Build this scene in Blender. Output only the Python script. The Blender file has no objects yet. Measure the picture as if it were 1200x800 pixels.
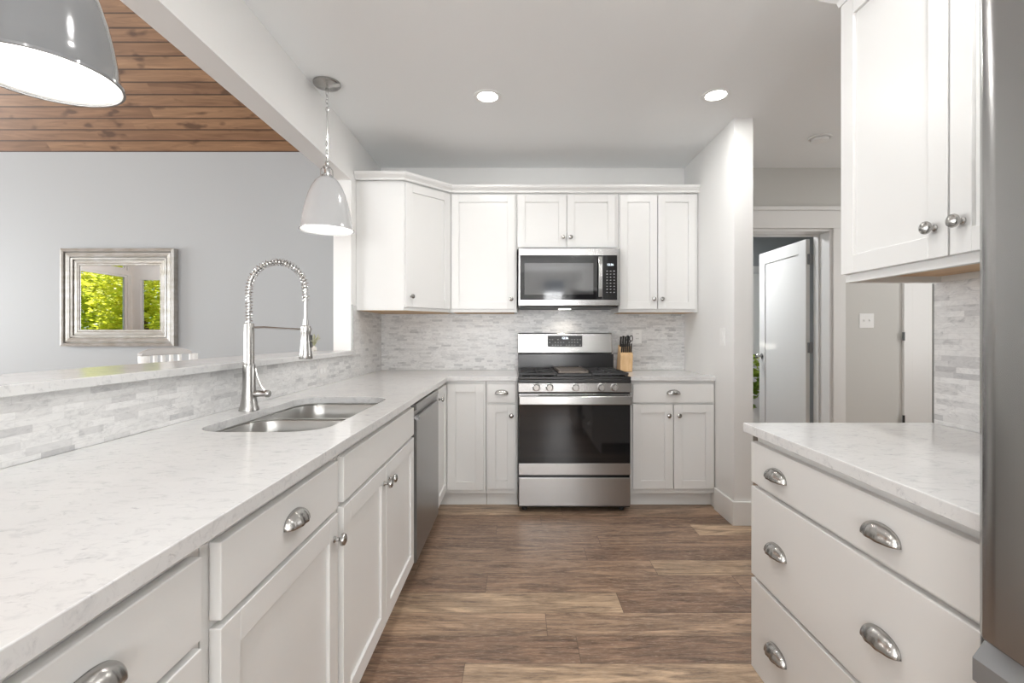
import bpy, bmesh, math, random
from mathutils import Vector, Matrix
PI = math.pi
random.seed(7)
C = bpy.context.scene.collection
S = bpy.context.scene

# ------------------------------------------------------------------ camera, world, light, exposure
CAMZ = 1.204
cam_d = bpy.data.cameras.new('camera'); cam = bpy.data.objects.new('camera', cam_d); C.objects.link(cam)
cam.location = (0, 0, CAMZ); cam.rotation_euler = (PI/2, 0, 0)
cam_d.sensor_width = 36.0; cam_d.lens = 36.0*570/1200
cam_d.shift_x = -6/1200; cam_d.shift_y = -8/1200; cam_d.clip_start = 0.02
S.camera = cam
S.view_settings.view_transform = 'Standard'; S.view_settings.look = 'None'
S.view_settings.gamma = 1.0; S.view_settings.use_curve_mapping = False
S.view_settings.exposure = 0.2
S.cycles.use_denoising = True
S.cycles.max_bounces = 10; S.cycles.diffuse_bounces = 6; S.cycles.glossy_bounces = 5
S.cycles.sample_clamp_indirect = 4.0
S.cycles.caustics_reflective = False; S.cycles.caustics_refractive = False
w = bpy.data.worlds.new('world'); S.world = w; w.use_nodes = True
bg = w.node_tree.nodes['Background']; bg.inputs[0].default_value = (0.72, 0.85, 1.0, 1); bg.inputs[1].default_value = 0.9

def light(name, kind, loc, energy, color=(1, 1, 1), size=0.1, size_y=None, rot=(0, 0, 0), spot=None, blend=0.5):
    d = bpy.data.lights.new(name, kind); d.energy = energy; d.color = color
    if kind == 'AREA':
        d.size = size
        if size_y: d.shape = 'RECTANGLE'; d.size_y = size_y
        else: d.shape = 'DISK'
    elif kind == 'SUN': d.angle = size
    else: d.shadow_soft_size = size
    if kind == 'SPOT': d.spot_size = spot; d.spot_blend = blend
    o = bpy.data.objects.new(name, d); C.objects.link(o); o.location = loc; o.rotation_euler = rot
    return o
light('sun', 'SUN', (0, 0, 20), 13.0, (1, .95, .85), 0.02, rot=(math.radians(38), 0, math.radians(-62)))
# area lamps standing for window daylight; the rear and hall windows are added, unseen
light('rear_window_fill', 'AREA', (-.62, -3.38, 1.45), 100, (1, 1, 1), .62, 1.9, rot=(PI/2+.7, 0, 0))  # fill lamp in an unseen rear window, tilted up to brighten the ceiling
light('rear_window_fill', 'AREA', (.82, -3.38, 1.45), 90, (1, 1, 1), .42, 1.9, rot=(PI/2+.7, 0, 0))  # second added rear fill, same upward tilt, narrow to streak the steel
light('daylight_living_side_window', 'AREA', (-8.93, 2.9, 1.75), 260, (.97, .985, 1), 2.7, 2.0, rot=(PI/2+.25, 0, -PI/2))
light('daylight_living_rear_window', 'AREA', (-4.6, -.90, 1.75), 160, (.98, .99, 1), 3.5, 2.2, rot=(PI/2+.2, 0, 0))
light('living_fill', 'POINT', (-6.2, 1.2, 2.9), 100, (1, .98, .95), .25)  # fill light without a fixture, added to brighten the corner in the mirror
light('hall_side_fill', 'AREA', (4.33, 2.5, 1.5), 20, (1, .98, .95), 1.2, 1.3, rot=(PI/2, 0, PI/2))  # lamp in an unseen window, added to light the hall
CAN_W = 6.5; PEND_W = 1.5

# ------------------------------------------------------------------ materials
def new_mat(name):
    m = bpy.data.materials.new(name); m.use_nodes = True
    return m, m.node_tree.nodes, m.node_tree.links, m.node_tree.nodes['Principled BSDF']
def pm(name, col, rough=.5, metal=0, spec=.5, emit=None, estr=0, trans=0, coat=0):
    m, n, l, p = new_mat(name)
    p.inputs['Base Color'].default_value = (*col, 1); p.inputs['Roughness'].default_value = rough
    p.inputs['Metallic'].default_value = metal; p.inputs['Specular IOR Level'].default_value = spec
    p.inputs['Transmission Weight'].default_value = trans; p.inputs['Coat Weight'].default_value = coat
    if emit: p.inputs['Emission Color'].default_value = (*emit, 1); p.inputs['Emission Strength'].default_value = estr
    return m
class NT:
    def __init__(s, m): s.n = m.node_tree.nodes; s.l = m.node_tree.links
    def node(s, t, **kw):
        o = s.n.new(t)
        for k, v in kw.items(): setattr(o, k, v)
        return o
    def pos(s): return s.node('ShaderNodeNewGeometry').outputs['Position']
    def math(s, op, a, b=None, c=None):
        o = s.node('ShaderNodeMath', operation=op)
        for i, v in enumerate((a, b, c)):
            if v is None: continue
            if isinstance(v, (int, float)): o.inputs[i].default_value = v
            else: s.l.new(v, o.inputs[i])
        return o.outputs[0]
    def sep(s, v):
        o = s.node('ShaderNodeSeparateXYZ'); s.l.new(v, o.inputs[0]); return o.outputs
    def comb(s, x=0, y=0, z=0):
        o = s.node('ShaderNodeCombineXYZ')
        for i, v in enumerate((x, y, z)):
            if isinstance(v, (int, float)): o.inputs[i].default_value = v
            else: s.l.new(v, o.inputs[i])
        return o.outputs[0]
    def mapping(s, v, scale):
        o = s.node('ShaderNodeMapping'); o.inputs['Scale'].default_value = scale; s.l.new(v, o.inputs[0]); return o.outputs[0]
    def noise(s, v, scale, detail=3, rough=.5, dist=0):
        o = s.node('ShaderNodeTexNoise'); o.inputs['Scale'].default_value = scale; o.inputs['Detail'].default_value = detail
        o.inputs['Roughness'].default_value = rough; o.inputs['Distortion'].default_value = dist; s.l.new(v, o.inputs[0]); return o.outputs['Fac']
    def white(s, v):
        o = s.node('ShaderNodeTexWhiteNoise', noise_dimensions='3D'); s.l.new(v, o.inputs[0]); return o.outputs['Value']
    def ramp(s, f, stops):
        o = s.node('ShaderNodeValToRGB'); s.l.new(f, o.inputs[0]); e = o.color_ramp.elements
        while len(e) < len(stops): e.new(.5)
        for k, (p, c) in enumerate(stops):
            e[k].position = p; e[k].color = (*c, 1) if len(c) == 3 else c
        return o.outputs[0]
    def mix(s, f, a, b, mode='MIX'):
        o = s.node('ShaderNodeMix', data_type='RGBA', blend_type=mode)
        for i, v in ((0, f), (6, a), (7, b)):
            if isinstance(v, (int, float)): o.inputs[i].default_value = v
            elif isinstance(v, tuple): o.inputs[i].default_value = (*v, 1)
            else: s.l.new(v, o.inputs[i])
        return o.outputs[2]
    def bump(s, h, strength, dist=.001):
        o = s.node('ShaderNodeBump'); o.inputs['Strength'].default_value = strength; o.inputs['Distance'].default_value = dist
        s.l.new(h, o.inputs['Height']); return o.outputs[0]

M = {}
M['cab'] = pm('cabinet_paint', (.73, .73, .72), .33)
M['wall'] = pm('kitchen_wall_paint', (.78, .78, .77), .6)
M['ceil'] = pm('ceiling_paint', (.86, .875, .88), .7)
M['hallwall'] = pm('hall_wall_paint', (.62, .615, .59), .6)
M['living'] = pm('living_wall_paint', (.41, .435, .45), .55)
M['trim'] = pm('trim_paint', (.80, .80, .79), .35)
M['nickel'] = pm('brushed_nickel', (.43, .42, .405), .26, 1)
M['chrome'] = pm('chrome', (.62, .62, .62), .14, 1)
M['black'] = pm('black_enamel', (.014, .014, .015), .22)
M['iron'] = pm('cast_iron', (.03, .03, .032), .5)
M['blackmetal'] = pm('black_metal', (.02, .02, .02), .4)
M['glassblack'] = pm('black_glass', (.010, .010, .011), .05, spec=.45)
M['mwglass'] = pm('microwave_glass', (.035, .035, .037), .06, spec=.9)
M['griddle'] = pm('griddle', (.16, .135, .115), .42, .4)
M['plastic_w'] = pm('white_plastic', (.82, .82, .81), .3)
M['plastic_b'] = pm('black_plastic', (.015, .015, .015), .35)
M['lampwhite'] = pm('shade_inner', (.9, .9, .88), .5)
M['emit'] = pm('lamp_glow', (1, 1, 1), .5, emit=(1, .97, .92), estr=14)
M['bulb'] = pm('bulb_glow', (1, 1, 1), .5, emit=(1, .97, .93), estr=8)
M['led'] = pm('display_digits', (.8, .9, 1), .5, emit=(.8, .92, 1), estr=1.5)
M['keys'] = pm('keypad_marks', (.35, .35, .36), .5)
M['mirror'] = pm('mirror_glass', (.93, .94, .94), .01, 1)
M['shade'] = pm('grey_enamel', (.16, .164, .168), .12, coat=.6)
M['shade2'] = pm('light_grey_enamel', (.45, .455, .46), .14, coat=.6)
M['edge'] = pm('metal_tile_edge', (.30, .30, .29), .35, .8)
M['hingem'] = pm('hinge_steel', (.33, .33, .33), .35, .9)
M['glass'] = pm('window_glass', (1, 1, 1), 0, trans=1); M['glass'].node_tree.nodes['Principled BSDF'].inputs['IOR'].default_value = 1.02
M['dark'] = pm('dark_gap', (.02, .02, .02), .8)
M['stoolwood'] = pm('grey_washed_wood', (.55, .54, .53), .45)
M['stoolwhite'] = pm('white_painted_wood', (.82, .82, .81), .4)
M['bark'] = pm('bark', (.12, .08, .05), .9)
M['pot'] = pm('glazed_pot', (.7, .68, .64), .3)
M['quartzedge'] = None

def steel(name, col, rough, axis='x', aniso=.6):
    m, n, l, p = new_mat(name); t = NT(m)
    v = t.pos(); sc = {'x': (1.5, 60, 420), 'y': (60, 1.5, 420), 'z': (420, 420, 1.5)}[axis]
    nz = t.noise(t.mapping(v, sc), 1, 2)
    p.inputs['Base Color'].default_value = (*col, 1); p.inputs['Metallic'].default_value = 1
    p.inputs['Anisotropic'].default_value = aniso; p.inputs['Anisotropic Rotation'].default_value = .25
    tg = t.node('ShaderNodeTangent', direction_type='RADIAL', axis='Z'); l.new(tg.outputs[0], p.inputs['Tangent'])
    l.new(t.math('MULTIPLY_ADD', nz, .03, rough-.015), p.inputs['Roughness'])
    return m
M['steel'] = steel('stainless_steel', (.40, .395, .39), .26)
M['steel_side'] = steel('stainless_steel_front', (.30, .298, .295), .30, 'y')
M['sinksteel'] = pm('sink_steel', (.52, .515, .50), .30, 1)

def quartz():
    m, n, l, p = new_mat('white_quartz'); t = NT(m); v = t.pos()
    n1 = t.noise(t.mapping(v, (13, 24, 24)), 1.5, 6, .68, .9)
    n2 = t.noise(t.mapping(v, (40, 80, 80)), 1, 5, .7, .6)
    n3 = t.noise(v, 7.0, 4)
    f1 = t.ramp(n1, [(.53, (0, 0, 0)), (.70, (1, 1, 1))])
    f2 = t.ramp(n2, [(.58, (0, 0, 0)), (.70, (1, 1, 1))])
    base = t.mix(n3, (.72, .72, .715), (.63, .63, .63))
    c = t.mix(t.math('MULTIPLY', f1, .6), base, (.48, .485, .50))
    c = t.mix(t.math('MULTIPLY', f2, t.math('MULTIPLY_ADD', n1, 1.0, 0)), c, (.36, .365, .38))
    l.new(c, p.inputs['Base Color']); p.inputs['Roughness'].default_value = .16
    return m
M['quartz'] = quartz()

def tile(name, ax, row=.0158, ln=.085):
    """marble strip mosaic; ax = the world axis that runs along the wall"""
    m, n, l, p = new_mat(name); t = NT(m); v = t.pos(); s = t.sep(v)
    u = s[0] if ax == 'x' else s[1]; z = s[2]
    zr = t.math('DIVIDE', z, row); r = t.math('FLOOR', zr)
    wr = t.white(t.comb(r, 3.3, 1.1))
    leng = t.math('MULTIPLY_ADD', wr, .05, ln-.02)
    x = t.math('ADD', t.math('DIVIDE', u, leng), t.math('MULTIPLY', wr, 17.3))
    ci = t.math('FLOOR', x)
    rnd = t.white(t.comb(ci, r, 5.0)); rnd2 = t.white(t.comb(ci, r, 9.0))
    vein = t.noise(t.mapping(v, (12, 12, 30)), 2.0, 7, .72, 1.2)
    tone = t.ramp(rnd, [(0, (.77, .77, .765)), (.55, (.73, .73, .725)), (.78, (.68, .68, .675)), (.93, (.60, .60, .60)), (1, (.50, .50, .505))])
    vr = t.ramp(vein, [(.42, (1.0, 1.0, 1.0)), (.55, (.86, .86, .865)), (.68, (.58, .585, .60))])
    c = t.mix(t.math('MULTIPLY_ADD', rnd2, .55, .45), tone, t.mix(1.0, tone, vr, 'MULTIPLY'))
    fz = t.math('FRACT', zr); fx = t.math('FRACT', x)
    gz = t.math('LESS_THAN', t.math('MINIMUM', fz, t.math('SUBTRACT', 1, fz)), .035)
    gx = t.math('LESS_THAN', t.math('MINIMUM', fx, t.math('SUBTRACT', 1, fx)), .006)
    g = t.math('MAXIMUM', gz, gx)
    c = t.mix(t.math('MULTIPLY', g, .35), c, (.52, .51, .50))
    l.new(c, p.inputs['Base Color']); p.inputs['Roughness'].default_value = .3
    l.new(t.bump(t.math('SUBTRACT', rnd2, g), .35, .0012), p.inputs['Normal'])
    return m
M['tile_x'] = tile('marble_mosaic_back', 'x', .0158, .062); M['tile_y'] = tile('marble_mosaic_side', 'y', .0175, .09)

def floor_mat():
    m, n, l, p = new_mat('plank_floor'); t = NT(m); v = t.pos(); s = t.sep(v)
    W = .163; L = 1.22
    yr = t.math('DIVIDE', t.math('ADD', s[1], 9.955), W); r = t.math('FLOOR', yr)
    x = t.math('ADD', t.math('DIVIDE', s[0], L), t.math('MULTIPLY', t.white(t.comb(r, 2, 7)), 13.7)); ci = t.math('FLOOR', x)
    a = t.white(t.comb(ci, r, 1)); b = t.white(t.comb(ci, r, 4))
    off = t.comb(t.math('MULTIPLY', a, 40), t.math('MULTIPLY', b, 40), 0)
    vv = t.node('ShaderNodeVectorMath', operation='ADD'); l.new(v, vv.inputs[0]); l.new(off, vv.inputs[1]); vo = vv.outputs[0]
    g1 = t.noise(t.mapping(vo, (1.5, 12, 1)), 1.5, 7, .66, 1.8)
    g2 = t.noise(t.mapping(vo, (7, 130, 1)), 1.0, 4, .6, .3)
    wv = t.node('ShaderNodeTexWave', wave_type='BANDS', bands_direction='Y'); l.new(t.mapping(vo, (.35, 2.2, 1)), wv.inputs[0])
    wv.inputs['Scale'].default_value = 3.2; wv.inputs['Distortion'].default_value = 9; wv.inputs['Detail'].default_value = 3; wv.inputs['Detail Scale'].default_value = 1.3
    g3 = t.noise(t.mapping(vo, (26, 170, 1)), 1.0, 3, .7, .2)
    base = t.ramp(a, [(0, (.225, .140, .094)), (.35, (.285, .185, .126)), (.7, (.35, .238, .162)), (.9, (.42, .30, .20)), (1, (.45, .325, .22))])
    c = t.mix(t.ramp(g1, [(.36, (0, 0, 0)), (.66, (1, 1, 1))]), t.mix(1.0, base, (.44, .41, .41), 'MULTIPLY'), t.mix(1.0, base, (1.5, 1.5, 1.47), 'MULTIPLY'))
    c = t.mix(t.math('MULTIPLY', wv.outputs['Fac'], .28), c, t.mix(1.0, c, (.55, .52, .52), 'MULTIPLY'))
    c = t.mix(t.math('MULTIPLY', t.ramp(g2, [(.48, (0, 0, 0)), (.72, (1, 1, 1))]), .5), c, (.12, .09, .075))
    c = t.mix(t.math('MULTIPLY', t.ramp(g3, [(.52, (0, 0, 0)), (.66, (1, 1, 1))]), .4), c, (.50, .40, .31))
    c = t.mix(t.math('MULTIPLY', t.ramp(g3, [(.30, (1, 1, 1)), (.44, (0, 0, 0))]), .4), c, (.10, .07, .055))
    fy = t.math('FRACT', yr); fx = t.math('FRACT', x)
    gy = t.math('LESS_THAN', t.math('MINIMUM', fy, t.math('SUBTRACT', 1, fy)), .008)
    gx = t.math('LESS_THAN', t.math('MINIMUM', fx, t.math('SUBTRACT', 1, fx)), .0012)
    g = t.math('MAXIMUM', gy, gx)
    c = t.mix(t.math('MULTIPLY', g, .6), c, (.06, .045, .035))
    l.new(c, p.inputs['Base Color']); l.new(t.math('MULTIPLY_ADD', g2, .15, .30), p.inputs['Roughness'])
    l.new(t.bump(t.math('SUBTRACT', g2, t.math('MULTIPLY', g, 2)), .15, .001), p.inputs['Normal'])
    return m
M['floor'] = floor_mat()

def ceilwood():
    m, n, l, p = new_mat('stained_pine_boards'); t = NT(m); v = t.pos(); s = t.sep(v)
    # boards run along X; distance up the slope measured along Y
    yr = t.math('DIVIDE', t.math('SUBTRACT', 5.2, s[1]), .078); r = t.math('FLOOR', yr)
    x = t.math('ADD', t.math('DIVIDE', s[0], 2.6), t.math('MULTIPLY', t.white(t.comb(r, 2, 3)), 9.1)); ci = t.math('FLOOR', x)
    a = t.white(t.comb(ci, r, 1)); off = t.comb(t.math('MULTIPLY', a, 30), t.math('MULTIPLY', r, 3.7), 0)
    vv = t.node('ShaderNodeVectorMath', operation='ADD'); l.new(v, vv.inputs[0]); l.new(off, vv.inputs[1]); vo = vv.outputs[0]
    g1 = t.noise(t.mapping(vo, (1.2, 18, 12)), 1.2, 6, .6, 1.0)
    k = t.noise(t.mapping(vo, (3.0, 9, 0)), 1.5, 2, .4)
    base = t.ramp(a, [(0, (.20, .11, .06)), (.5, (.26, .15, .082)), (1, (.30, .18, .10))])
    c = t.mix(t.ramp(g1, [(.3, (0, 0, 0)), (.75, (1, 1, 1))]), t.mix(1.0, base, (.6, .55, .52), 'MULTIPLY'), t.mix(1.0, base, (1.3, 1.3, 1.3), 'MULTIPLY'))
    c = t.mix(t.math('MULTIPLY', t.ramp(k, [(.61, (0, 0, 0)), (.71, (1, 1, 1))]), .8), c, (.06, .028, .014))
    fy = t.math('FRACT', yr)
    g = t.math('LESS_THAN', fy, .11)
    c = t.mix(t.math('MULTIPLY', g, .85), c, (.03, .014, .008))
    l.new(c, p.inputs['Base Color']); p.inputs['Roughness'].default_value = .45
    l.new(t.bump(t.math('SUBTRACT', 1, g), .6, .004), p.inputs['Normal'])
    return m
M['ceilwood'] = ceilwood()

def woodm(name, a, b, sc=(40, 6, 40), rough=.45):
    m, n, l, p = new_mat(name); t = NT(m)
    nz = t.noise(t.mapping(t.pos(), sc), 1, 4)
    l.new(t.ramp(nz, [(.3, a), (.7, b)]), p.inputs['Base Color']); p.inputs['Roughness'].default_value = rough
    return m
M['maple'] = woodm('maple_veneer', (.50, .31, .15), (.62, .41, .22), (30, 4, 30))
M['blockwood'] = woodm('light_block_wood', (.62, .40, .20), (.74, .52, .30), (60, 60, 6))
M['silverframe'] = woodm('distressed_silver', (.36, .34, .30), (.50, .50, .49), (9, 9, 22), .35)
for nn in M['silverframe'].node_tree.nodes:
    if nn.type == 'BSDF_PRINCIPLED': nn.inputs['Metallic'].default_value = .3
M['grass'] = woodm('lawn_green', (.06, .12, .02), (.16, .24, .05), (6, 6, 6), .9)

def leafm(name, a, b):
    m, n, l, p = new_mat(name); t = NT(m)
    nz = t.noise(t.pos(), 2.2, 3)
    c = t.ramp(nz, [(.3, a), (.7, b)])
    l.new(c, p.inputs['Base Color']); p.inputs['Roughness'].default_value = .5
    tr = t.node('ShaderNodeBsdfTranslucent'); l.new(c, tr.inputs[0])
    mx = t.node('ShaderNodeMixShader'); mx.inputs[0].default_value = .45
    l.new(p.outputs[0], mx.inputs[1]); l.new(tr.outputs[0], mx.inputs[2])
    l.new(mx.outputs[0], t.n['Material Output'].inputs[0])
    return m
M['leaf1'] = leafm('leaves_yellow_green', (.50, .60, .06), (.85, .80, .10))
M['leaf2'] = leafm('leaves_green', (.20, .36, .06), (.50, .62, .10))
M['sprig'] = leafm('dry_sprig', (.40, .42, .25), (.55, .55, .38))

# ------------------------------------------------------------------ mesh helpers
class MB:
    def __init__(s): s.bm = bmesh.new()
    def box(s, x0, x1, y0, y1, z0, z1):
        bm = s.bm
        v = [bm.verts.new(p) for p in ((x0, y0, z0), (x1, y0, z0), (x1, y1, z0), (x0, y1, z0), (x0, y0, z1), (x1, y0, z1), (x1, y1, z1), (x0, y1, z1))]
        for f in ((0, 3, 2, 1), (4, 5, 6, 7), (0, 1, 5, 4), (1, 2, 6, 5), (2, 3, 7, 6), (3, 0, 4, 7)): bm.faces.new([v[i] for i in f])
        return s
    def prism(s, pts, lo, hi, axis='z'):
        """polygon extruded along an axis; pts are (a,b) in the two other axes in xyz order"""
        def P(a, b, h): return {'z': (a, b, h), 'y': (a, h, b), 'x': (h, a, b)}[axis]
        b = [s.bm.verts.new(P(*p, lo)) for p in pts]; t = [s.bm.verts.new(P(*p, hi)) for p in pts]
        s.bm.faces.new(b[::-1]); s.bm.faces.new(t)
        for i in range(len(pts)):
            j = (i+1) % len(pts); s.bm.faces.new((b[i], b[j], t[j], t[i]))
        return s
    def lathe(s, prof, c=(0, 0, 0), seg=32, axis='z', close=False):
        rings = []
        for r, h in prof:
            ring = []
            for k in range(seg):
                a = 2*PI*k/seg; x, y = max(r, 1e-5)*math.cos(a), max(r, 1e-5)*math.sin(a)
                p = {'z': (x, y, h), 'x': (h, x, y), 'y': (x, h, y), '-x': (-h, x, y), '-y': (x, -h, y)}[axis]
                ring.append(s.bm.verts.new((p[0]+c[0], p[1]+c[1], p[2]+c[2])))
            rings.append(ring)
        for a, b in zip(rings, rings[1:]):
            for k in range(seg): s.bm.faces.new((a[k], a[(k+1) % seg], b[(k+1) % seg], b[k]))
        if close:
            s.bm.faces.new(rings[0][::-1]); s.bm.faces.new(rings[-1])
        return s
    def tube(s, pts, r, seg=10, caps=True):
        pts = [Vector(p) for p in pts]; rr = r if isinstance(r, (list, tuple)) else [r]*len(pts)
        rings = []; up = None
        for i, p in enumerate(pts):
            d = (pts[min(i+1, len(pts)-1)]-pts[max(i-1, 0)]).normalized()
            if up is None:
                up = Vector((0, 0, 1)) if abs(d.z) < .9 else Vector((1, 0, 0))
            a = (up-d*up.dot(d)).normalized(); b = d.cross(a); up = a
            rings.append([s.bm.verts.new(p+(a*math.cos(2*PI*k/seg)+b*math.sin(2*PI*k/seg))*rr[i]) for k in range(seg)])
        for a, b in zip(rings, rings[1:]):
            for k in range(seg): s.bm.faces.new((a[k], a[(k+1) % seg], b[(k+1) % seg], b[k]))
        if caps: s.bm.faces.new(rings[0][::-1]); s.bm.faces.new(rings[-1])
        return s
    def tf(s, mat, start=0):
        s.bm.verts.ensure_lookup_table()
        for v in s.bm.verts[start:]: v.co = mat @ v.co
        return s
def obj(name, mb, mat, parent=None, bevel=0, smooth=False, label=None, seg=2):
    bm = mb.bm
    bmesh.ops.recalc_face_normals(bm, faces=bm.faces)
    root = parent
    while root is not None and root.parent is not None: root = root.parent
    if root is not None:
        off = Vector(root.location)
        for v in bm.verts: v.co -= off
    me = bpy.data.meshes.new(name); bm.to_mesh(me); bm.free()
    o = bpy.data.objects.new(name, me); C.objects.link(o)
    me.materials.append(mat)
    if parent is not None: o.parent = parent
    if smooth:
        for p in me.polygons: p.use_smooth = True
        try:
            me.set_sharp_from_angle(angle=math.radians(40))
        except Exception: pass
    if bevel:
        b = o.modifiers.new('bevel', 'BEVEL'); b.width = bevel; b.segments = seg; b.limit_method = 'ANGLE'; b.angle_limit = math.radians(40)
    if label: o['label'] = label
    return o
def thing(name, label, cat, loc=(0, 0, 0), group=None):
    o = bpy.data.objects.new(name, None); C.objects.link(o); o.empty_display_size = .1
    o.location = loc; o['label'] = label; o['category'] = cat
    if group: o['group'] = group
    return o
def tag(o, label, cat, group=None, kind=None):
    o['label'] = label; o['category'] = cat
    if group: o['group'] = group
    if kind: o['kind'] = kind
    return o
def struct(name, mb, mat, bevel=0):
    o = obj(name, mb, mat, None, bevel); o['kind'] = 'structure'; return o
def sempty(name, loc=(0, 0, 0)):
    o = bpy.data.objects.new(name, None); C.objects.link(o); o.location = loc; o['kind'] = 'structure'; return o
def plate(name, outlines, z0, z1, mat, bevel=.002, parent=None):
    """flat slab from closed outlines (the later ones are holes) with slightly eased edges"""
    cu = bpy.data.curves.new(name, 'CURVE'); cu.dimensions = '2D'; cu.fill_mode = 'BOTH'
    for pts in outlines:
        sp = cu.splines.new('POLY'); sp.points.add(len(pts)-1); sp.use_cyclic_u = True
        for p, q in zip(sp.points, pts): p.co = (q[0], q[1], 0, 1)
    cu.extrude = (z1-z0)/2-bevel; cu.bevel_depth = bevel; cu.bevel_resolution = 1; cu.offset = -bevel
    co = bpy.data.objects.new(name+'_c', cu); C.objects.link(co)
    dg = bpy.context.evaluated_depsgraph_get(); dg.update()
    me = bpy.data.meshes.new_from_object(co.evaluated_get(dg))
    bpy.data.objects.remove(co); bpy.data.curves.remove(cu)
    me.transform(Matrix.Translation((0, 0, (z0+z1)/2))); me.materials.clear(); me.materials.append(mat)
    for p in me.polygons: p.use_smooth = False
    me.name = name
    o = bpy.data.objects.new(name, me); C.objects.link(o)
    if parent: o.parent = parent
    return o
def rrect(x0, x1, y0, y1, r, n=8):
    out = []
    for cx, cy, a0 in ((x1-r, y1-r, 0), (x0+r, y1-r, 90), (x0+r, y0+r, 180), (x1-r, y0+r, 270)):
        for k in range(n+1):
            a = math.radians(a0+90*k/n); out.append((cx+r*math.cos(a), cy+r*math.sin(a)))
    return out
def text_mesh(name, txt, size, loc, rot, mat, parent, depth=.0004):
    cu = bpy.data.curves.new(name, 'FONT'); cu.body = txt; cu.size = size; cu.align_x = 'CENTER'; cu.align_y = 'CENTER'; cu.extrude = depth
    co = bpy.data.objects.new(name+'_c', cu); C.objects.link(co)
    dg = bpy.context.evaluated_depsgraph_get(); dg.update()
    me = bpy.data.meshes.new_from_object(co.evaluated_get(dg)); bpy.data.objects.remove(co)
    root = parent
    while root.parent is not None: root = root.parent
    from mathutils import Euler
    me.transform(Matrix.Translation(Vector(loc)-Vector(root.location)) @ Euler(rot).to_matrix().to_4x4())
    me.materials.clear(); me.materials.append(mat)
    o = bpy.data.objects.new(name, me); C.objects.link(o); o.parent = parent; return o

# ------------------------------------------------------------------ room constants
WL = -1.123      # kitchen face of the left wall
WLO = -1.243     # living room face of it
TL = -1.115      # tile face
WB = 4.0         # back wall
WR = 1.374       # right wall
CZ = 2.575       # kitchen ceiling
HC = .914        # counter top
SL = .884        # slab bottom

# ------------------------------------------------------------------ room shell
struct('floor', MB().box(-9.2, 4.6, -3.6, 7.2, -.1, 0), M['floor'])
ceil_mb = MB().box(WL, 4.6, -3.6, 4.0, CZ, CZ+.12).box(1.5, 4.6, 4.0, 7.2, CZ, CZ+.12)
struct('ceiling', ceil_mb, M['ceil'])
LYN = -1.0
# pine ceiling of the living room: two slopes meeting at a ridge
RY, RZ = 3.4, 3.156+1.8*1.06
struct('ceiling_living', MB().prism([(5.2, 3.156), (RY, RZ), (LYN, 3.2), (LYN, 3.32), (RY, RZ+.12), (5.35, 3.156)], -9.1, WLO, 'x'), M['ceilwood'])
# left wall: knee wall, header above the opening, post and wall behind the corner
lw = MB().box(WLO, WL, LYN, 3.29, 0, 1.07).box(WLO, WL, LYN, 3.29, 2.25, 5.2).box(WLO, WL, 3.29, 5.2, 0, 5.2).box(WLO, WL, -3.6, LYN, 0, 5.2)
struct('wall_left', lw, M['trim'])
struct('wall_back', MB().box(WL, 1.494, WB, WB+.12, 0, CZ), M['wall'])
DX0, DX1, DZ = 1.78, 2.59, 2.075      # hall doorway
EX0, EX1 = 3.235, 4.0                    # hall closet door
hw = MB().box(1.494, DX0, WB, WB+.2, 0, CZ).box(DX0, DX1, WB, WB+.2, DZ, CZ).box(DX1, 4.4, WB, WB+.2, 0, CZ)
struct('wall_hall', hw, M['hallwall'])
struct('wall_stub', MB().box(WR, 1.494, 3.08, WB-.001, 0, CZ-.001), M['wall'])
struct('wall_right', MB().box(WR, 1.494, -3.6, 1.6, 0, CZ-.001), M['wall'])
# unseen rear wall; its two window openings are added for the fill lamps
rw = MB()
rw.box(WL, 1.374, -3.6, -3.5, 0, .45).box(WL, 1.374, -3.6, -3.5, 2.45, CZ)
for x0_, x1_ in ((WL, -.98), (-.26, .56), (1.08, 1.374)): rw.box(x0_, x1_, -3.6, -3.5, .45, 2.45)
struct('wall_rear', rw, M['wall'])
struct('wall_hall_right', MB().box(4.4, 4.5, -3.6, 1.85, 0, CZ).box(4.4, 4.5, 3.15, 7.2, 0, CZ).box(4.4, 4.5, 1.85, 3.15, 0, .8).box(4.4, 4.5, 1.85, 3.15, 2.2, CZ), M['hallwall'])
struct('wall_hall_rear', MB().box(1.494, 4.5, -3.6, -3.5, 0, CZ), M['hallwall'])
struct('wall_bedroom', MB().box(1.4, 4.5, 6.6, 6.7, 0, CZ).box(1.4, 1.494, 4.12, 6.6, 0, CZ).box(4.38, 4.4, 4.2, 6.6, 0, CZ), M['living'])
# living room shell
struct('wall_living', MB().box(-9.1, WLO, 5.2, 5.3, 0, 3.3), M['living'])
lr = MB()
SZ0, SZ1 = .55, 2.57      # side windows
for y0, y1, zt in ((LYN, -.88, 3.35), (.42, .52, SZ1), (1.42, 1.52, SZ1), (4.32, 5.3, SZ1)): lr.box(-9.12, -9.0, y0, y1, 0 if zt > 3 else SZ0, zt)
lr.box(-9.12, -9.0, 4.32, 5.3, 0, SZ0)
lr.box(-9.12, -9.0, -.88, 4.32, 0, SZ0).box(-9.12, -9.0, -.88, 5.3, SZ1, 2.69).box(-9.12, -9.0, 1.42, 5.3, 2.69, 5.2).box(-9.12, -9.0, LYN-.1, 1.42, 3.35, 5.2)
struct('wall_living_left', lr, M['trim'])
lb = MB().box(-9.12, -8.80, LYN-.1, LYN, 0, 3.3).box(-8.80, -7.4, LYN-.1, LYN, 0, 1.22).box(-8.80, -7.4, LYN-.1, LYN, 2.50, 3.3)
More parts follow.
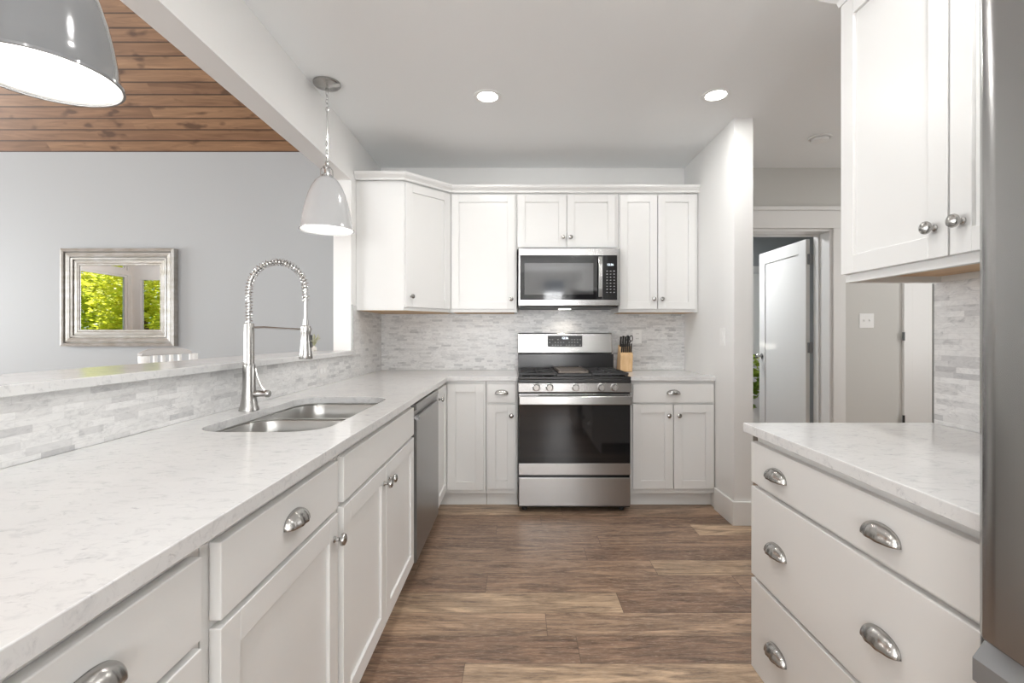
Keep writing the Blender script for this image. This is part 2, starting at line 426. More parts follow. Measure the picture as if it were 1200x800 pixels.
lb.box(-7.4, -6.4, LYN-.1, LYN, 0, 3.3).box(-6.4, -2.8, LYN-.1, LYN, 0, .6).box(-6.4, -2.8, LYN-.1, LYN, 2.9, 3.3).box(-2.8, WLO, LYN-.1, LYN, 0, 3.3)
struct('wall_living_rear', lb, M['trim'])

def window(name, axis, c, a0, a1, z0, z1, mull=0, fr=.045, th=.05):
    """framed window in a wall plane; axis = the normal's axis"""
    e = sempty(name, ((a0+a1)/2, c, z0) if axis == 'y' else (c, (a0+a1)/2, z0))
    def bx(mb, p, q, r, s, t=th):
        return mb.box(p, q, c-t/2, c+t/2, r, s) if axis == 'y' else mb.box(c-t/2, c+t/2, p, q, r, s)
    f = MB(); bx(f, a0, a0+fr, z0, z1); bx(f, a1-fr, a1, z0, z1); bx(f, a0+fr, a1-fr, z0, z0+fr); bx(f, a0+fr, a1-fr, z1-fr, z1)
    for k in range(mull):
        x = a0+(a1-a0)*(k+1)/(mull+1); bx(f, x-fr/2, x+fr/2, z0+fr, z1-fr)
    obj('window_frame', f, M['trim'], e)
    g = MB(); bx(g, a0+fr, a1-fr, z0+fr, z1-fr, .006); obj('window_pane', g, M['glass'], e)
    return e
window('window_1', 'y', -3.55, -.98, -.26, .45, 2.45)  # unseen window added around the left rear fill lamp
window('window_9', 'y', -3.55, .56, 1.08, .45, 2.45)  # unseen window, placed to give narrow vertical streaks in the steel
window('window_2', 'x', -9.06, -.88, .42, SZ0, SZ1)
window('window_3', 'x', -9.06, .52, 1.42, SZ0, SZ1)
window('window_4', 'x', -9.06, 1.52, 4.32, SZ0, SZ1, 1)
window('window_5', 'y', LYN-.05, -8.80, -7.4, 1.22, 2.50, 0, .02)
window('window_6', 'y', LYN-.05, -6.4, -2.8, .6, 2.9, 2)
window('window_7', 'x', -9.06, -.88, 1.42, 2.69, 3.35)
window('window_8', 'x', 4.45, 1.85, 3.15, .8, 2.2)  # unseen hall window added around its fill lamp

# baseboards and casings
struct('baseboard_stub', MB().prism([(WR, 3.36), (WR-.016, 3.36), (WR-.016, 3.064), (1.51, 3.064), (1.51, 3.98), (1.494, 3.98), (1.494, 3.08), (WR, 3.08)], 0, .15), M['trim'], .003)
struct('baseboard_hall', MB().box(2.69, 3.17, WB-.016, WB, 0, .15).box(1.511, DX0-.1, WB-.016, WB, 0, .15), M['trim'], .003)
struct('baseboard_living', MB().box(-9, WLO, 5.184, 5.2, 0, .15), M['trim'], .003)
tr = MB().box(DX0-.1, DX0, WB-.02, WB, 0, DZ).box(DX1, DX1+.1, WB-.02, WB, 0, DZ).box(DX0-.11, DX1+.11, WB-.024, WB, DZ, DZ+.145).box(DX0-.125, DX1+.125, WB-.04, WB, DZ+.145, DZ+.175)
tr.box(DX1-.02, DX1, WB, WB+.22, 0, DZ-.02).box(DX0, DX0+.02, WB, WB+.22, 0, DZ-.02).box(DX0, DX1, WB, WB+.22, DZ-.02, DZ)
tr.box(DX1-.034, DX1-.02, WB+.13, WB+.17, 0, DZ-.034).box(DX0+.02, DX1-.02, WB+.13, WB+.17, DZ-.034, DZ-.02)
struct('trim_1', tr, M['trim'], .002)
t2 = MB().box(3.165, EX0, WB-.022, WB, 0, 2.07).box(EX1, EX1+.07, WB-.022, WB, 0, 2.07).box(3.165, EX1+.07, WB-.022, WB, 2.07, 2.17)
struct('trim_2', t2, M['trim'], .002)

def hinge(mb, x, y, z, axis='y'):
    mb.box(x-.022, x+.022, y-.003, y+.003, z-.045, z+.045); mb.lathe([(.006, z-.05), (.006, z+.05)], (x+.003, y-.006, 0), 10, close=True)
# open bedroom door, hinged at the right jamb and swung in
d1 = sempty('door_1', (2.5, 4.6, 0))
leaf = MB(); X0, X1, Y0, Y1 = 2.512, 2.547, 4.232, 5.045
leaf.box(X0, X1, Y0, Y0+.11, .01, 2.035).box(X0, X1, Y1-.11, Y1, .01, 2.035).box(X0, X1, Y0+.11, Y1-.11, .01, .22).box(X0, X1, Y0+.11, Y1-.11, 1.92, 2.035).box(X0+.01, X1-.01, Y0+.11, Y1-.11, .22, 1.92)
obj('door_leaf', leaf, M['trim'], d1, .0015)
for z in (.22, 1.09, 1.86):
    h = MB(); hinge(h, 2.546, 4.226, z); obj('hinge', h, M['hingem'], d1)
kb = MB().lathe([(.026, 0), (.026, .006), (.010, .010), (.010, .035), (.022, .042), (.026, .055), (.020, .066), (.0, .068)], (X0, 4.985, .985), 20, '-x')
obj('door_knob', kb, M['nickel'], d1, smooth=True)
# closet door in the hall, black hinges
d3 = sempty('door_2', ((EX0+EX1)/2, WB, 0))
obj('door_leaf', MB().box(EX0+.001, EX1, WB-.012, WB-.001, .01, 2.065), M['trim'], d3, .0015)
for z in (.51, 1.19, 1.88):
    obj('hinge', MB().box(3.150, 3.166, WB-.030, WB-.022, z-.035, z+.035), M['blackmetal'], d3, label='black hinge')
kb = MB().lathe([(.026, 0), (.010, .01), (.010, .035), (.026, .055), (.0, .066)], (3.93, WB-.013, .95), 20, '-y')
obj('door_knob', kb, M['blackmetal'], d3, smooth=True)
# door in the room beyond
d4 = sempty('door_3', (2.95, 6.58, 0))
obj('door_leaf', MB().box(2.62, 3.4, 6.56, 6.595, .01, 2.03), M['trim'], d4, .002)
obj('door_casing', MB().box(2.52, 2.61, 6.575, 6.6, 0, 2.1).box(3.41, 3.5, 6.575, 6.6, 0, 2.1).box(2.52, 3.5, 6.575, 6.6, 2.04, 2.13), M['trim'], d4)

# ------------------------------------------------------------------ cabinet parts
def shaker(mb, plane, f, b, a0, a1, z0, z1, st=.057, rec=.009):
    """frame-and-panel front; plane 'x'/'y' = normal axis, f = visible face coordinate, b = back"""
    def bx(p, q, r, s, ff):
        lo, hi = min(ff, b), max(ff, b)
        if plane == 'x': mb.box(lo, hi, p, q, r, s)
        else: mb.box(p, q, lo, hi, r, s)
    rf = f+(rec if b > f else -rec)
    bx(a0, a0+st, z0, z1, f); bx(a1-st, a1, z0, z1, f); bx(a0+st, a1-st, z0, z0+st, f); bx(a0+st, a1-st, z1-st, z1, f)
    bx(a0+st, a1-st, z0+st, z1-st, rf)
    return mb
KN = [(.0085, 0), (.0085, .003), (.0055, .006), (.005, .014), (.009, .018), (.0155, .021), (.0165, .025), (.0145, .030), (.008, .033), (0, .034)]
def knob(parent, axis, c):
    return obj('knob', MB().lathe(KN, c, 20, axis), M['nickel'], parent, smooth=True)
def cup(parent, plane, c, w_=.047, hh=.030, pr=.026):
    """cup pull: a quarter-ellipsoid shell, open below; plane '+x','-x','-y' = the way it faces"""
    mb = MB(); nu, nv = 22, 10; g = []
    for i in range(nu+1):
        th = PI*i/nu; row = []
        for j in range(nv+1):
            ph = (PI/2)*j/nv; sn = math.sin(th)**.75
            a = w_*math.cos(th); z = hh*sn*math.cos(ph); o = pr*sn*math.sin(ph)
            rib = 1+.05*math.cos(th*10)*math.sin(ph); z *= rib; o *= rib
            row.append(mb.bm.verts.new(Pc(plane, c, a, o+.0006, z-.009)))
        g.append(row)
    for i in range(nu):
        for j in range(nv): mb.bm.faces.new((g[i][j], g[i+1][j], g[i+1][j+1], g[i][j+1]))
    bmesh.ops.remove_doubles(mb.bm, verts=mb.bm.verts, dist=1e-6)
    o = obj('cup_pull', mb, M['nickel'], parent, smooth=True)
    sm = o.modifiers.new('shell', 'SOLIDIFY'); sm.thickness = .002; sm.offset = 0
    return o
def Pc(plane, c, a, o, z):
    if plane == '+x': return (c[0]+o, c[1]+a, c[2]+z)
    if plane == '-x': return (c[0]-o, c[1]+a, c[2]+z)
    return (c[0]+a, c[1]-o, c[2]+z)

DT, DB, OT, OB = .862, .733, .720, .128      # drawer top/bottom, door top/bottom
FL = -.508; FLD = -.487                      # left run face frame and door face
def left_base(name, label, y0, y1, sink=False):
    t = thing(name, label, 'cabinet', ((TL+FL)/2, (y0+y1)/2, 0))
    x0 = -1.12
    b = MB().box(x0, FL-.019, y0+.001, y0+.018, .1, SL).box(x0, FL-.019, y1-.018, y1-.001, .1, SL).box(x0, FL-.019, y0+.018, y1-.018, .1, .118).box(x0, x0+.008, y0+.018, y1-.018, .118, SL)
    obj('cabinet_box', b, M['cab'], t)
    fr = MB(); fr.box(FL-.019, FL, y0+.001, y0+.035, .1, SL).box(FL-.019, FL, y1-.035, y1-.001, .1, SL).box(FL-.019, FL, y0+.035, y1-.035, .1, .14).box(FL-.019, FL, y0+.035, y1-.035, DT-.02, SL).box(FL-.019, FL, y0+.035, y1-.035, OT-.02, DB+.02)
    obj('face_frame', fr, M['cab'], t, .001)
    obj('toe_kick', MB().box(FL-.075, FL-.06, y0+.001, y1-.001, 0, .1), M['cab'], t)
    return t
def ldrawer(t, y0, y1, z0, z1, pull=True, name='drawer'):
    d = obj(name, MB().box(FL+.0005, FLD, y0, y1, z0, z1), M['cab'], t, .002)
    if pull: cup(d, '+x', (FLD, (y0+y1)/2, (z0+z1)/2+.004))
    return d
def ldoor(t, y0, y1, ky, z0=OB, z1=OT, kz=None):
    d = obj('door', shaker(MB(), 'x', FLD, FL+.0005, y0, y1, z0, z1), M['cab'], t, .0015)
    knob(d, 'x', (FLD, ky, kz or z1-.06)); return d

a0 = left_base('base_cabinet', 'white base cabinet at the near end of the sink run, mostly beside the viewer', -.30, .314)
ldrawer(a0, -.276, .29, DB, DT); ldoor(a0, -.276, .003, -.03); ldoor(a0, .008, .29, .04)
a = left_base('base_cabinet', 'white three-drawer base cabinet in the lower left corner, cut by the picture edge', .316, .776)
ldrawer(a, .340, .752, DB, DT); ldrawer(a, .340, .752, .438, OT); ldrawer(a, .340, .752, OB, .425)
b = left_base('base_cabinet', 'white base cabinet with one cup-pull drawer over one door, between drawer stack and sink base', .778, 1.343)
ldrawer(b, .800, 1.322, DB, DT); ldoor(b, .800, 1.322, 1.293)
c = left_base('base_cabinet', 'white sink base cabinet with a plain false drawer over two doors', 1.345, 2.320, True)
ldrawer(c, 1.367, 2.296, DB, DT, False, 'false_drawer'); ldoor(c, 1.367, 1.808, 1.778); ldoor(c, 1.814, 2.296, 1.845)

# corner base cabinet (L shaped) with two doors meeting in the inner corner
FB, FBD = 3.39, 3.369
cc = thing('corner_base_cabinet', 'white L-shaped corner base cabinet with two full-height doors folding at the inner corner', 'cabinet', (-.8, 3.7, 0))
obj('cabinet_box', MB().prism([(-1.12, 2.972), (-.527, 2.972), (-.527, 3.409), (-.218, 3.409), (-.218, 3.988), (-1.12, 3.988)], .1, SL), M['cab'], cc)
obj('face_frame', MB().prism([(-.527, 2.972), (FL, 2.972), (FL, FB), (-.218, FB), (-.218, 3.409), (-.527, 3.409)], .1, SL), M['cab'], cc, .001)
obj('toe_kick', MB().box(FL-.075, FL-.06, 2.972, 3.465, 0, .1).box(FL-.06, -.218, 3.45, 3.465, 0, .1), M['cab'], cc)
ldoor(cc, 2.992, FBD-.003, 3.020, OB, DT)
dd = obj('door', shaker(MB(), 'y', FBD, FB-.0005, FLD+.004, -.232, OB, DT), M['cab'], cc, .0015)

def back_base(label, x0, x1):
    t = thing('base_cabinet', label, 'cabinet', ((x0+x1)/2, 3.7, 0))
    obj('cabinet_box', MB().box(x0+.001, x1-.001, FB+.019, 3.988, .1, SL), M['cab'], t)
    obj('face_frame', MB().box(x0+.001, x1-.001, FB, FB+.019, .1, SL), M['cab'], t, .001)
    obj('toe_kick', MB().box(x0+.001, x1-.001, 3.45, 3.465, 0, .1), M['cab'], t)
    return t
def bdrawer(t, x0, x1):
    d = obj('drawer', MB().box(x0, x1, FBD, FB-.0005, DB, DT), M['cab'], t, .002); cup(d, '-y', ((x0+x1)/2, FBD, (DB+DT)/2+.004)); return d
def bdoor(t, x0, x1, kx):
    d = obj('door', shaker(MB(), 'y', FBD, FB-.0005, x0, x1, OB+.008, OT), M['cab'], t, .0015); knob(d, '-y', (kx, FBD, OT-.075)); return d
e = back_base('narrow white base cabinet with one drawer and one door, left of the gas range', -.216, .004)
bdrawer(e, -.205, -.010); bdoor(e, -.205, -.010, -.040)
e = back_base('white base cabinet with a wide drawer over two doors, right of the gas range', .770, 1.3735)
bdrawer(e, .802, 1.364); bdoor(e, .802, 1.080, 1.048); bdoor(e, 1.086, 1.364, 1.118)

# right drawer bank
RX, RXD = .786, .765
rb = thing('drawer_cabinet', 'wide white three-drawer cabinet beside the refrigerator, two cup pulls per drawer', 'cabinet', (1.08, 1.2, 0))
obj('cabinet_box', MB().box(RX+.019, WR-.012, .792, 1.588, .1, SL), M['cab'], rb)
obj('face_frame', MB().box(RX, RX+.019, .792, 1.588, .1, SL), M['cab'], rb, .001)
obj('toe_kick', MB().box(RX+.06, RX+.075, .792, 1.588, 0, .1), M['cab'], rb)
for z0, z1 in ((.726, .857), (.427, .712), (.125, .414)):
    d = obj('drawer', MB().box(RXD, RX-.0005, .803, 1.590, z0, z1), M['cab'], rb, .002)
    for y in (1.018, 1.43): cup(d, '-x', (RXD, y, (z0+z1)/2-.006), .050, .032)

# ------------------------------------------------------------------ upper cabinets
UF, UFD = 3.695, 3.675; UB, UT = 1.374, 2.275; UDB, UDT = 1.397, 2.262
def upper(label, x0, x1, z0=UB):
    t = thing('upper_cabinet', label, 'cabinet', ((x0+x1)/2, 3.85, z0))
    obj('cabinet_box', MB().box(x0+.0007, x1-.0007, UF, 3.998, z0, UT), M['cab'], t, .001)
    obj('cabinet_bottom', MB().box(x0+.02, x1-.02, UF+.02, 3.96, z0-.002, z0-.0002), M['maple'], t, label='bare wood underside')
    return t
def udoor(t, x0, x1, kx, z0=UDB, z1=UDT):
    d = obj('door', shaker(MB(), 'y', UFD, UF-.0005, x0, x1, z0, z1), M['cab'], t, .0015); knob(d, '-y', (kx, UFD, z0+.075)); return d
u = upper('white single-door upper cabinet between the corner cabinet and the microwave cabinet', -.508, -.002); udoor(u, -.497, -.016, -.045)
u = upper('short white two-door upper cabinet directly above the microwave', -.001, .768, 1.852)
udoor(u, .004, .372, .345, 1.863); udoor(u, .377, .742, .403, 1.863)
u = upper('tall white two-door upper cabinet to the right of the microwave, against the side wall', .769, 1.373)
udoor(u, .777, 1.060, 1.030); udoor(u, 1.065, 1.352, 1.093)
# diagonal corner upper
P1, P2 = Vector((-.79, 3.39)), Vector((-.510, 3.695))
uc = thing('corner_upper_cabinet', 'white diagonal corner upper cabinet with one angled door, beside the pendant lamp', 'cabinet', (-.85, 3.75, UB))
obj('cabinet_box', MB().prism([(WL+.001, 3.39), P1[:], P2[:], (-.510, 3.998), (WL+.001, 3.998)], UB, UT), M['cab'], uc, .001)
obj('cabinet_bottom', MB().prism([(WL+.02, 3.41), (-.80, 3.41), (-.53, 3.71), (-.53, 3.97), (WL+.02, 3.97)], UB-.002, UB-.0002), M['maple'], uc, label='bare wood underside')
dirv = (P2-P1).normalized(); nrm = Vector((dirv.y, -dirv.x)); L = (P2-P1).length; ang = math.atan2(dirv.y, dirv.x)
dm = shaker(MB(), 'y', -.0205, -.0005, .004, L-.012, UDB, UDT)
dm.tf(Matrix.Translation((P1.x, P1.y, 0)) @ Matrix.Rotation(ang, 4, 'Z'))
dco = obj('door', dm, M['cab'], uc, .0015)
km = MB().lathe(KN, (0, 0, 0), 20, '-y').tf(Matrix.Translation((P1.x, P1.y, 0)) @ Matrix.Rotation(ang, 4, 'Z') @ Matrix.Translation((.045, -.0205, UDB+.075)))
obj('knob', km, M['nickel'], dco, smooth=True)

def sweep(path, prof, mb=None):
    """profile (out, up) along an open xy path, mitred; out = to the right of travel"""
    mb = mb or MB(); n = len(path); rings = []
    for i, p in enumerate(path):
        p = Vector(p[:2]); ds = []
        if i > 0: ds.append((p-Vector(path[i-1][:2])).normalized())
        if i < n-1: ds.append((Vector(path[i+1][:2])-p).normalized())
        ns = [Vector((d.y, -d.x)) for d in ds]; m_ = sum(ns, Vector((0, 0))).normalized(); k = 1/max(.3, m_.dot(ns[0]))
        rings.append([mb.bm.verts.new((p.x+m_.x*o*k, p.y+m_.y*o*k, z)) for o, z in prof])
    for a_, b_ in zip(rings, rings[1:]):
        for k in range(len(prof)):
            j = (k+1) % len(prof); mb.bm.faces.new((a_[k], a_[j], b_[j], b_[k]))
    mb.bm.faces.new(rings[0][::-1]); mb.bm.faces.new(rings[-1])
    return mb
crown = [(0.0, 2.2755), (.008, 2.2755), (.010, 2.288), (.018, 2.296), (.030, 2.306), (.034, 2.314), (.034, 2.328), (0, 2.328)]
cp = [(WL+.002, 3.371), (-.783, 3.371), (-.500, 3.676), (1.3735, 3.676)]
tag(obj('crown_moulding', sweep(cp, crown), M['cab']), 'white crown moulding running along the tops of the back wall cabinets', 'moulding')

# right upper cabinet
ru = thing('upper_cabinet', 'large white upper cabinet hanging above the right-hand counter, next to the refrigerator', 'cabinet', (1.22, 1.18, UB))
RU = 1.070; RUD = 1.050
obj('cabinet_box', MB().box(RU, WR-.001, 1.567, 1.585, 1.372, 2.275).box(RU, WR-.001, .774, .783, 1.372, 2.275).box(RU, WR-.001, .783, 1.567, 2.255, 2.275).box(RU, RU+.019, .783, 1.567, 1.372, 2.255).box(WR-.008, WR-.001, .783, 1.567, 1.372, 2.255), M['cab'], ru, .001)
obj('cabinet_bottom', MB().box(RU+.02, WR-.009, .784, 1.566, 1.392, 1.405), M['maple'], ru, label='bare maple underside')
for y0, y1, ky in ((1.187, 1.578, 1.222), (.778, 1.181, 1.145)):
    d = obj('door', shaker(MB(), 'x', RUD, RU-.0005, y0, y1, UDB, UDT+.004), M['cab'], ru, .0015); knob(d, '-x', (RUD, ky, UDB+.075))
obj('crown_moulding', sweep([(WR-.002, 1.586), (RU-.002, 1.586), (RU-.002, .774)], [(0.0, 2.2755), (.012, 2.2755), (.016, 2.292), (.03, 2.305), (.05, 2.325), (.056, 2.335), (.056, 2.35), (0, 2.35)]).tf(Matrix.Identity(4)), M['cab'], ru)

# ------------------------------------------------------------------ counters, ledge, backsplashes
inner = []
r = .06; cx, cy = -.476+r, 3.36-r
for k in range(9):
    a_ = math.radians(180-90*k/8); inner.append((cx+r*math.cos(a_), cy+r*math.sin(a_)))
outl = [(TL+.0005, -.32), (-.476, -.32)]+inner+[(.004, 3.36), (.004, 3.991), (TL+.0005, 3.991)]
SX0, SX1, SY0, SY1 = -.990, -.588, 1.452, 2.268
ct = plate('countertop', [outl, rrect(SX0, SX1, SY0, SY1, .11, 10)], SL+.0002, HC, M['quartz'])
tag(ct, 'long L-shaped white quartz countertop with the sink cut into it', 'countertop')
ct = plate('countertop', [[(.7685, 3.36), (1.3735, 3.36), (1.3735, 3.991), (.7685, 3.991)]], SL+.0002, HC, M['quartz'])
tag(ct, 'short white quartz countertop right of the range, holding the knife block', 'countertop')
ct = plate('countertop', [[(.746, .784), (WR-.009, .784), (WR-.009, 1.604), (.746, 1.604)]], SL+.0002, HC, M['quartz'])
tag(ct, 'white quartz countertop over the wide drawers beside the refrigerator', 'countertop')
ct = plate('bar_ledge', [[(-1.41, -.32), (-1.090, -.32), (-1.090, 3.288), (-1.41, 3.288)]], 1.0705, 1.096, M['quartz'])
tag(ct, 'raised white quartz bar ledge on top of the low tiled wall', 'bar ledge')

bs = thing('tile_backsplash', 'marble strip mosaic on the low wall behind the sink and faucet', 'backsplash', (TL, 1.8, HC))
obj('tile', MB().box(WL+.0003, TL, -.32, 3.99, HC+.0004, 1.0702).box(WL+.0003, TL, 3.292, 3.99, 1.0702, 1.3715).box(WL+.0003, TL, 3.292, 3.388, 1.3715, 1.405), M['tile_y'], bs)
obj('edge_trim', MB().box(WL+.0003, TL+.003, 3.289, 3.2925, 1.0965, 1.408), M['edge'], bs, label='grey metal tile edge')
bs = thing('tile_backsplash', 'marble strip mosaic behind the range, between counter and upper cabinets', 'backsplash', (.1, 3.992, HC))
obj('tile', MB().box(TL+.0005, WR-.0005, 3.992, 3.9996, HC+.0004, 1.3715).box(-.002, .769, 3.992, 3.9996, 1.3715, 1.60), M['tile_x'], bs)
bs = thing('tile_backsplash', 'marble tile panel on the right-hand wall beside the refrigerator', 'backsplash', (WR, 1.2, HC))
obj('tile', MB().box(WR-.008, WR-.0004, .70, 1.594, HC+.0004, 1.3715), M['tile_y'], bs)
obj('edge_trim', MB().box(WR-.0095, WR-.0004, 1.594, 1.5995, HC+.0004, 1.3715), M['edge'], bs, label='dark metal tile edge')

# ------------------------------------------------------------------ sink
sk = thing('sink', 'stainless undermount double-bowl sink set in the long countertop', 'sink', (-.79, 1.86, .68))
def bowl(x0, x1, y0, y1, depth, rad):
    mb = MB(); n = 8; rings = []
    lv = [(0, 0.0, rad), (-.004, .003, rad), (-.05, .006, rad), (-depth+.045, .014, rad), (-depth+.018, .026, rad), (-depth+.004, .05, rad*.8), (-depth, .085, rad*.6)]
    for dz, ins, rr in lv:
        rings.append([mb.bm.verts.new((x, y, SL-.004+dz)) for x, y in rrect(x0+ins, x1-ins, y0+ins, y1-ins, rr, n)])
    for p, q in zip(rings, rings[1:]):
        m_ = len(p)
        for k in range(m_): mb.bm.faces.new((p[k], p[(k+1) % m_], q[(k+1) % m_], q[k]))
    mb.bm.faces.new(rings[-1]); return mb
for y0, y1 in ((SY0-.004, 1.85), (1.868, SY1+.004)):
    bo = obj('bowl', bowl(SX0-.004, SX1+.004, y0, y1, .20, .10), M['sinksteel'], sk, smooth=True)
    sm = bo.modifiers.new('shell', 'SOLIDIFY'); sm.thickness = .0015; sm.offset = 1
    yc = (y0+y1)/2
    obj('drain', MB().lathe([(.044, .6815), (.042, .6835), (.030, .682), (.028, .679), (0, .679)], (-.79, yc, 0), 24), M['chrome'], bo, smooth=True)
# divider saddle between bowls, follows rounded corners
fl = plate('sink_rim', [rrect(SX0-.02, SX1+.02, SY0-.02, SY1+.02, .12, 10), rrect(SX0-.002, SX1+.002, SY0-.002, 1.851, .10, 8), rrect(SX0-.002, SX1+.002, 1.867, SY1+.002, .10, 8)], SL-.005, SL-.0002, M['sinksteel'], .0005)
fl.data.transform(Matrix.Translation(-Vector(sk.location))); fl.parent = sk

# ------------------------------------------------------------------ faucet
FX, FY = -1.027, 1.864
fc = thing('faucet', 'tall brushed nickel spring-neck faucet standing behind the sink', 'faucet', (FX, FY, HC))
obj('faucet_body', MB().lathe([(0, HC+.0005), (.036, HC+.0005), (.036, .920), (.031, .935), (.026, .965), (.0235, 1.0), (.0225, 1.085), (.0215, 1.09), (.0185, 1.092), (.0185, 1.244), (.017, 1.248), (0, 1.248)], (FX, FY, 0), 28), M['nickel'], fc, smooth=True)
r = .1085; xc = FX+r; zs = 1.374
cl = [(FX, FY, 1.246)]+[(FX, FY, 1.246+(zs-1.246)*k/6) for k in range(1, 7)]
for k in range(1, 25):
    a_ = PI-PI*k/24; cl.append((xc+r*math.cos(a_), FY, zs+r*math.sin(a_)))
HX = FX+2*r
cl += [(HX, FY, zs-(zs-1.24)*k/6) for k in range(1, 7)]
obj('hose', MB().tube(cl, .0065, 10), M['nickel'], fc, smooth=True)
# spring coil round the hose
pts = [Vector(p) for p in cl[:-4]]; seglen = [(b_-a_).length for a_, b_ in zip(pts, pts[1:])]; tot = sum(seglen)
turns = 42; N = turns*12; coil = []
for i in range(N+1):
    s_ = tot*i/N; k = 0
    while k < len(seglen)-1 and s_ > seglen[k]: s_ -= seglen[k]; k += 1
    d_ = (pts[k+1]-pts[k]).normalized(); p_ = pts[k]+d_*s_; n1 = Vector((0, 1, 0)); n2 = d_.cross(n1)
    a_ = 2*PI*turns*i/N; rad_ = .0125 if s_ is not None else 0
    coil.append(p_+(n1*math.cos(a_)+n2*math.sin(a_))*rad_)
obj('spring', MB().tube(coil, .0021, 5), M['chrome'], fc, smooth=True)
hd = obj('spray_head', MB().lathe([(0, 1.262), (.010, 1.262), (.011, 1.24), (.0175, 1.237), (.0185, 1.232), (.0185, 1.212), (.0175, 1.208), (.018, 1.18), (.022, 1.14), (.0255, 1.115), (.024, 1.111), (0, 1.112)], (HX, FY, 0), 24), M['nickel'], fc, smooth=True)
obj('spray_button', MB().box(HX+.0165, HX+.0250, FY-.006, FY+.006, 1.155, 1.178).box(HX+.0155, HX+.0235, FY-.006, FY+.006, 1.182, 1.203), M['plastic_b'], hd, .002, label='black spray button')
obj('holder_arm', MB().tube([(FX+.015, FY, 1.231), (FX+.06, FY, 1.232), (FX+.12, FY, 1.228), (HX-.02, FY, 1.224)], .004, 8).lathe([(.0195, 1.219), (.0215, 1.219), (.0215, 1.229), (.0195, 1.229)], (HX, FY, 0), 20), M['nickel'], fc, smooth=True)
lv = MB().lathe([(.0, 0), (.0125, 0), (.0125, .02), (.0115, .022), (.0115, .045), (.014, .047), (.014, .058), (.011, .062), (0, .062)], (FX+.018, FY, .978), 20, 'x')
obj('lever', lv.tube([(FX+.06, FY, .985), (FX+.045, FY, 1.01), (FX+.032, FY, 1.045), (FX+.025, FY, 1.075)], [.005, .0045, .004, .0035], 8), M['nickel'], fc, smooth=True)

# ------------------------------------------------------------------ dishwasher
dw = thing('dishwasher', 'stainless dishwasher built in under the counter between sink base and corner', 'dishwasher', (-.8, 2.645, 0))
obj('tub', MB().box(-1.11, -.515, 2.326, 2.966, .105, .868), M['blackmetal'], dw)
pr = MB().prism([(-.514, .11), (-.485, .11), (-.480, .118), (-.480, .793), (-.494, .806), (-.494, .838), (-.480, .844), (-.480, .866), (-.487, .872), (-.514, .872)], 2.328, 2.964, 'y')
obj('door', pr, M['steel_side'], dw, .0015)
obj('handle', MB().prism([(-.493, .798), (-.476, .790), (-.474, .800), (-.478, .812), (-.4935, .812)], 2.37, 2.92, 'y'), M['steel_side'], dw, .0015)
obj('toe_kick', MB().box(-.59, -.57, 2.326, 2.966, 0.0, .104), M['blackmetal'], dw)

# ------------------------------------------------------------------ range
rg = thing('gas_range', 'stainless gas range with five knobs and a black glass oven door', 'range', (.388, 3.6, 0))
GX0, GX1 = .0075, .7655
obj('range_body', MB().box(GX0, GX1, 3.30, 3.985, .035, .880).box(GX0, GX1, 3.86, 3.985, .88, 1.05), M['black'], rg, .002)
for x in (.05, .72):
    for y in (3.36, 3.93): obj('foot', MB().lathe([(.018, 0), (.018, .036)], (x, y, 0), 12, close=True), M['blackmetal'], rg)
obj('cooktop', MB().box(GX0, GX1, 3.262, 3.86, .8805, .905).box(GX0, GX1, 3.262, 3.285, .905, .922).box(GX0, GX0+.02, 3.285, 3.86, .905, .922).box(GX1-.02, GX1, 3.285, 3.86, .905, .922), M['black'], rg, .004)
cpn = obj('control_panel', MB().prism([(3.299, .817), (3.258, .817), (3.254, .822), (3.2525, .8795), (3.299, .8795)], GX0, GX1, 'x'), M['steel'], rg, .002)
for x in (.128, .216, .390, .562, .650):
    k_ = obj('burner_knob', MB().lathe([(.0265, 0), (.0265, .006), (.022, .008), (.0195, .028), (.018, .031), (0, .031)], (x, 3.2535, .852), 24, '-y').box(x-.004, x+.004, 3.216, 3.226, .833, .871), M['chrome'], rg, smooth=True, label='round stainless knob')
# backguard
bg_ = obj('backguard', MB().prism([(3.984, 1.051), (3.900, 1.051), (3.893, 1.060), (3.912, 1.210), (3.920, 1.219), (3.984, 1.219)], GX0-.001, GX1-.004, 'x'), M['steel'], rg, .004, label='stainless back guard')
pn = MB().prism([(3.898+.0045, 1.106), (3.898-.001, 1.106), (3.9095-.001, 1.196), (3.9095+.004, 1.196)], .245, .523, 'x')
pdisp = obj('control_display', pn, M['glassblack'], bg_, .001)
text_mesh('display_digits', '12:36', .024, (.385, 3.9050, 1.176), (PI/2-math.atan(.0115/.09), 0, 0), M['led'], pdisp)
km = MB()
for i in range(12):
    for j in range(3):
        x = .262+i*.0222
        if 4 <= i <= 6 and j == 2: continue
        if (i*7+j*3) % 5 == 0: continue
        z = 1.120+j*.022; y = 3.8985+(z-1.106)*.1278-.0018
        km.box(x-.0045, x+.0045, y-.0004, y+.001, z-.0018, z+.0018)
obj('keypad', km, M['keys'], pdisp)
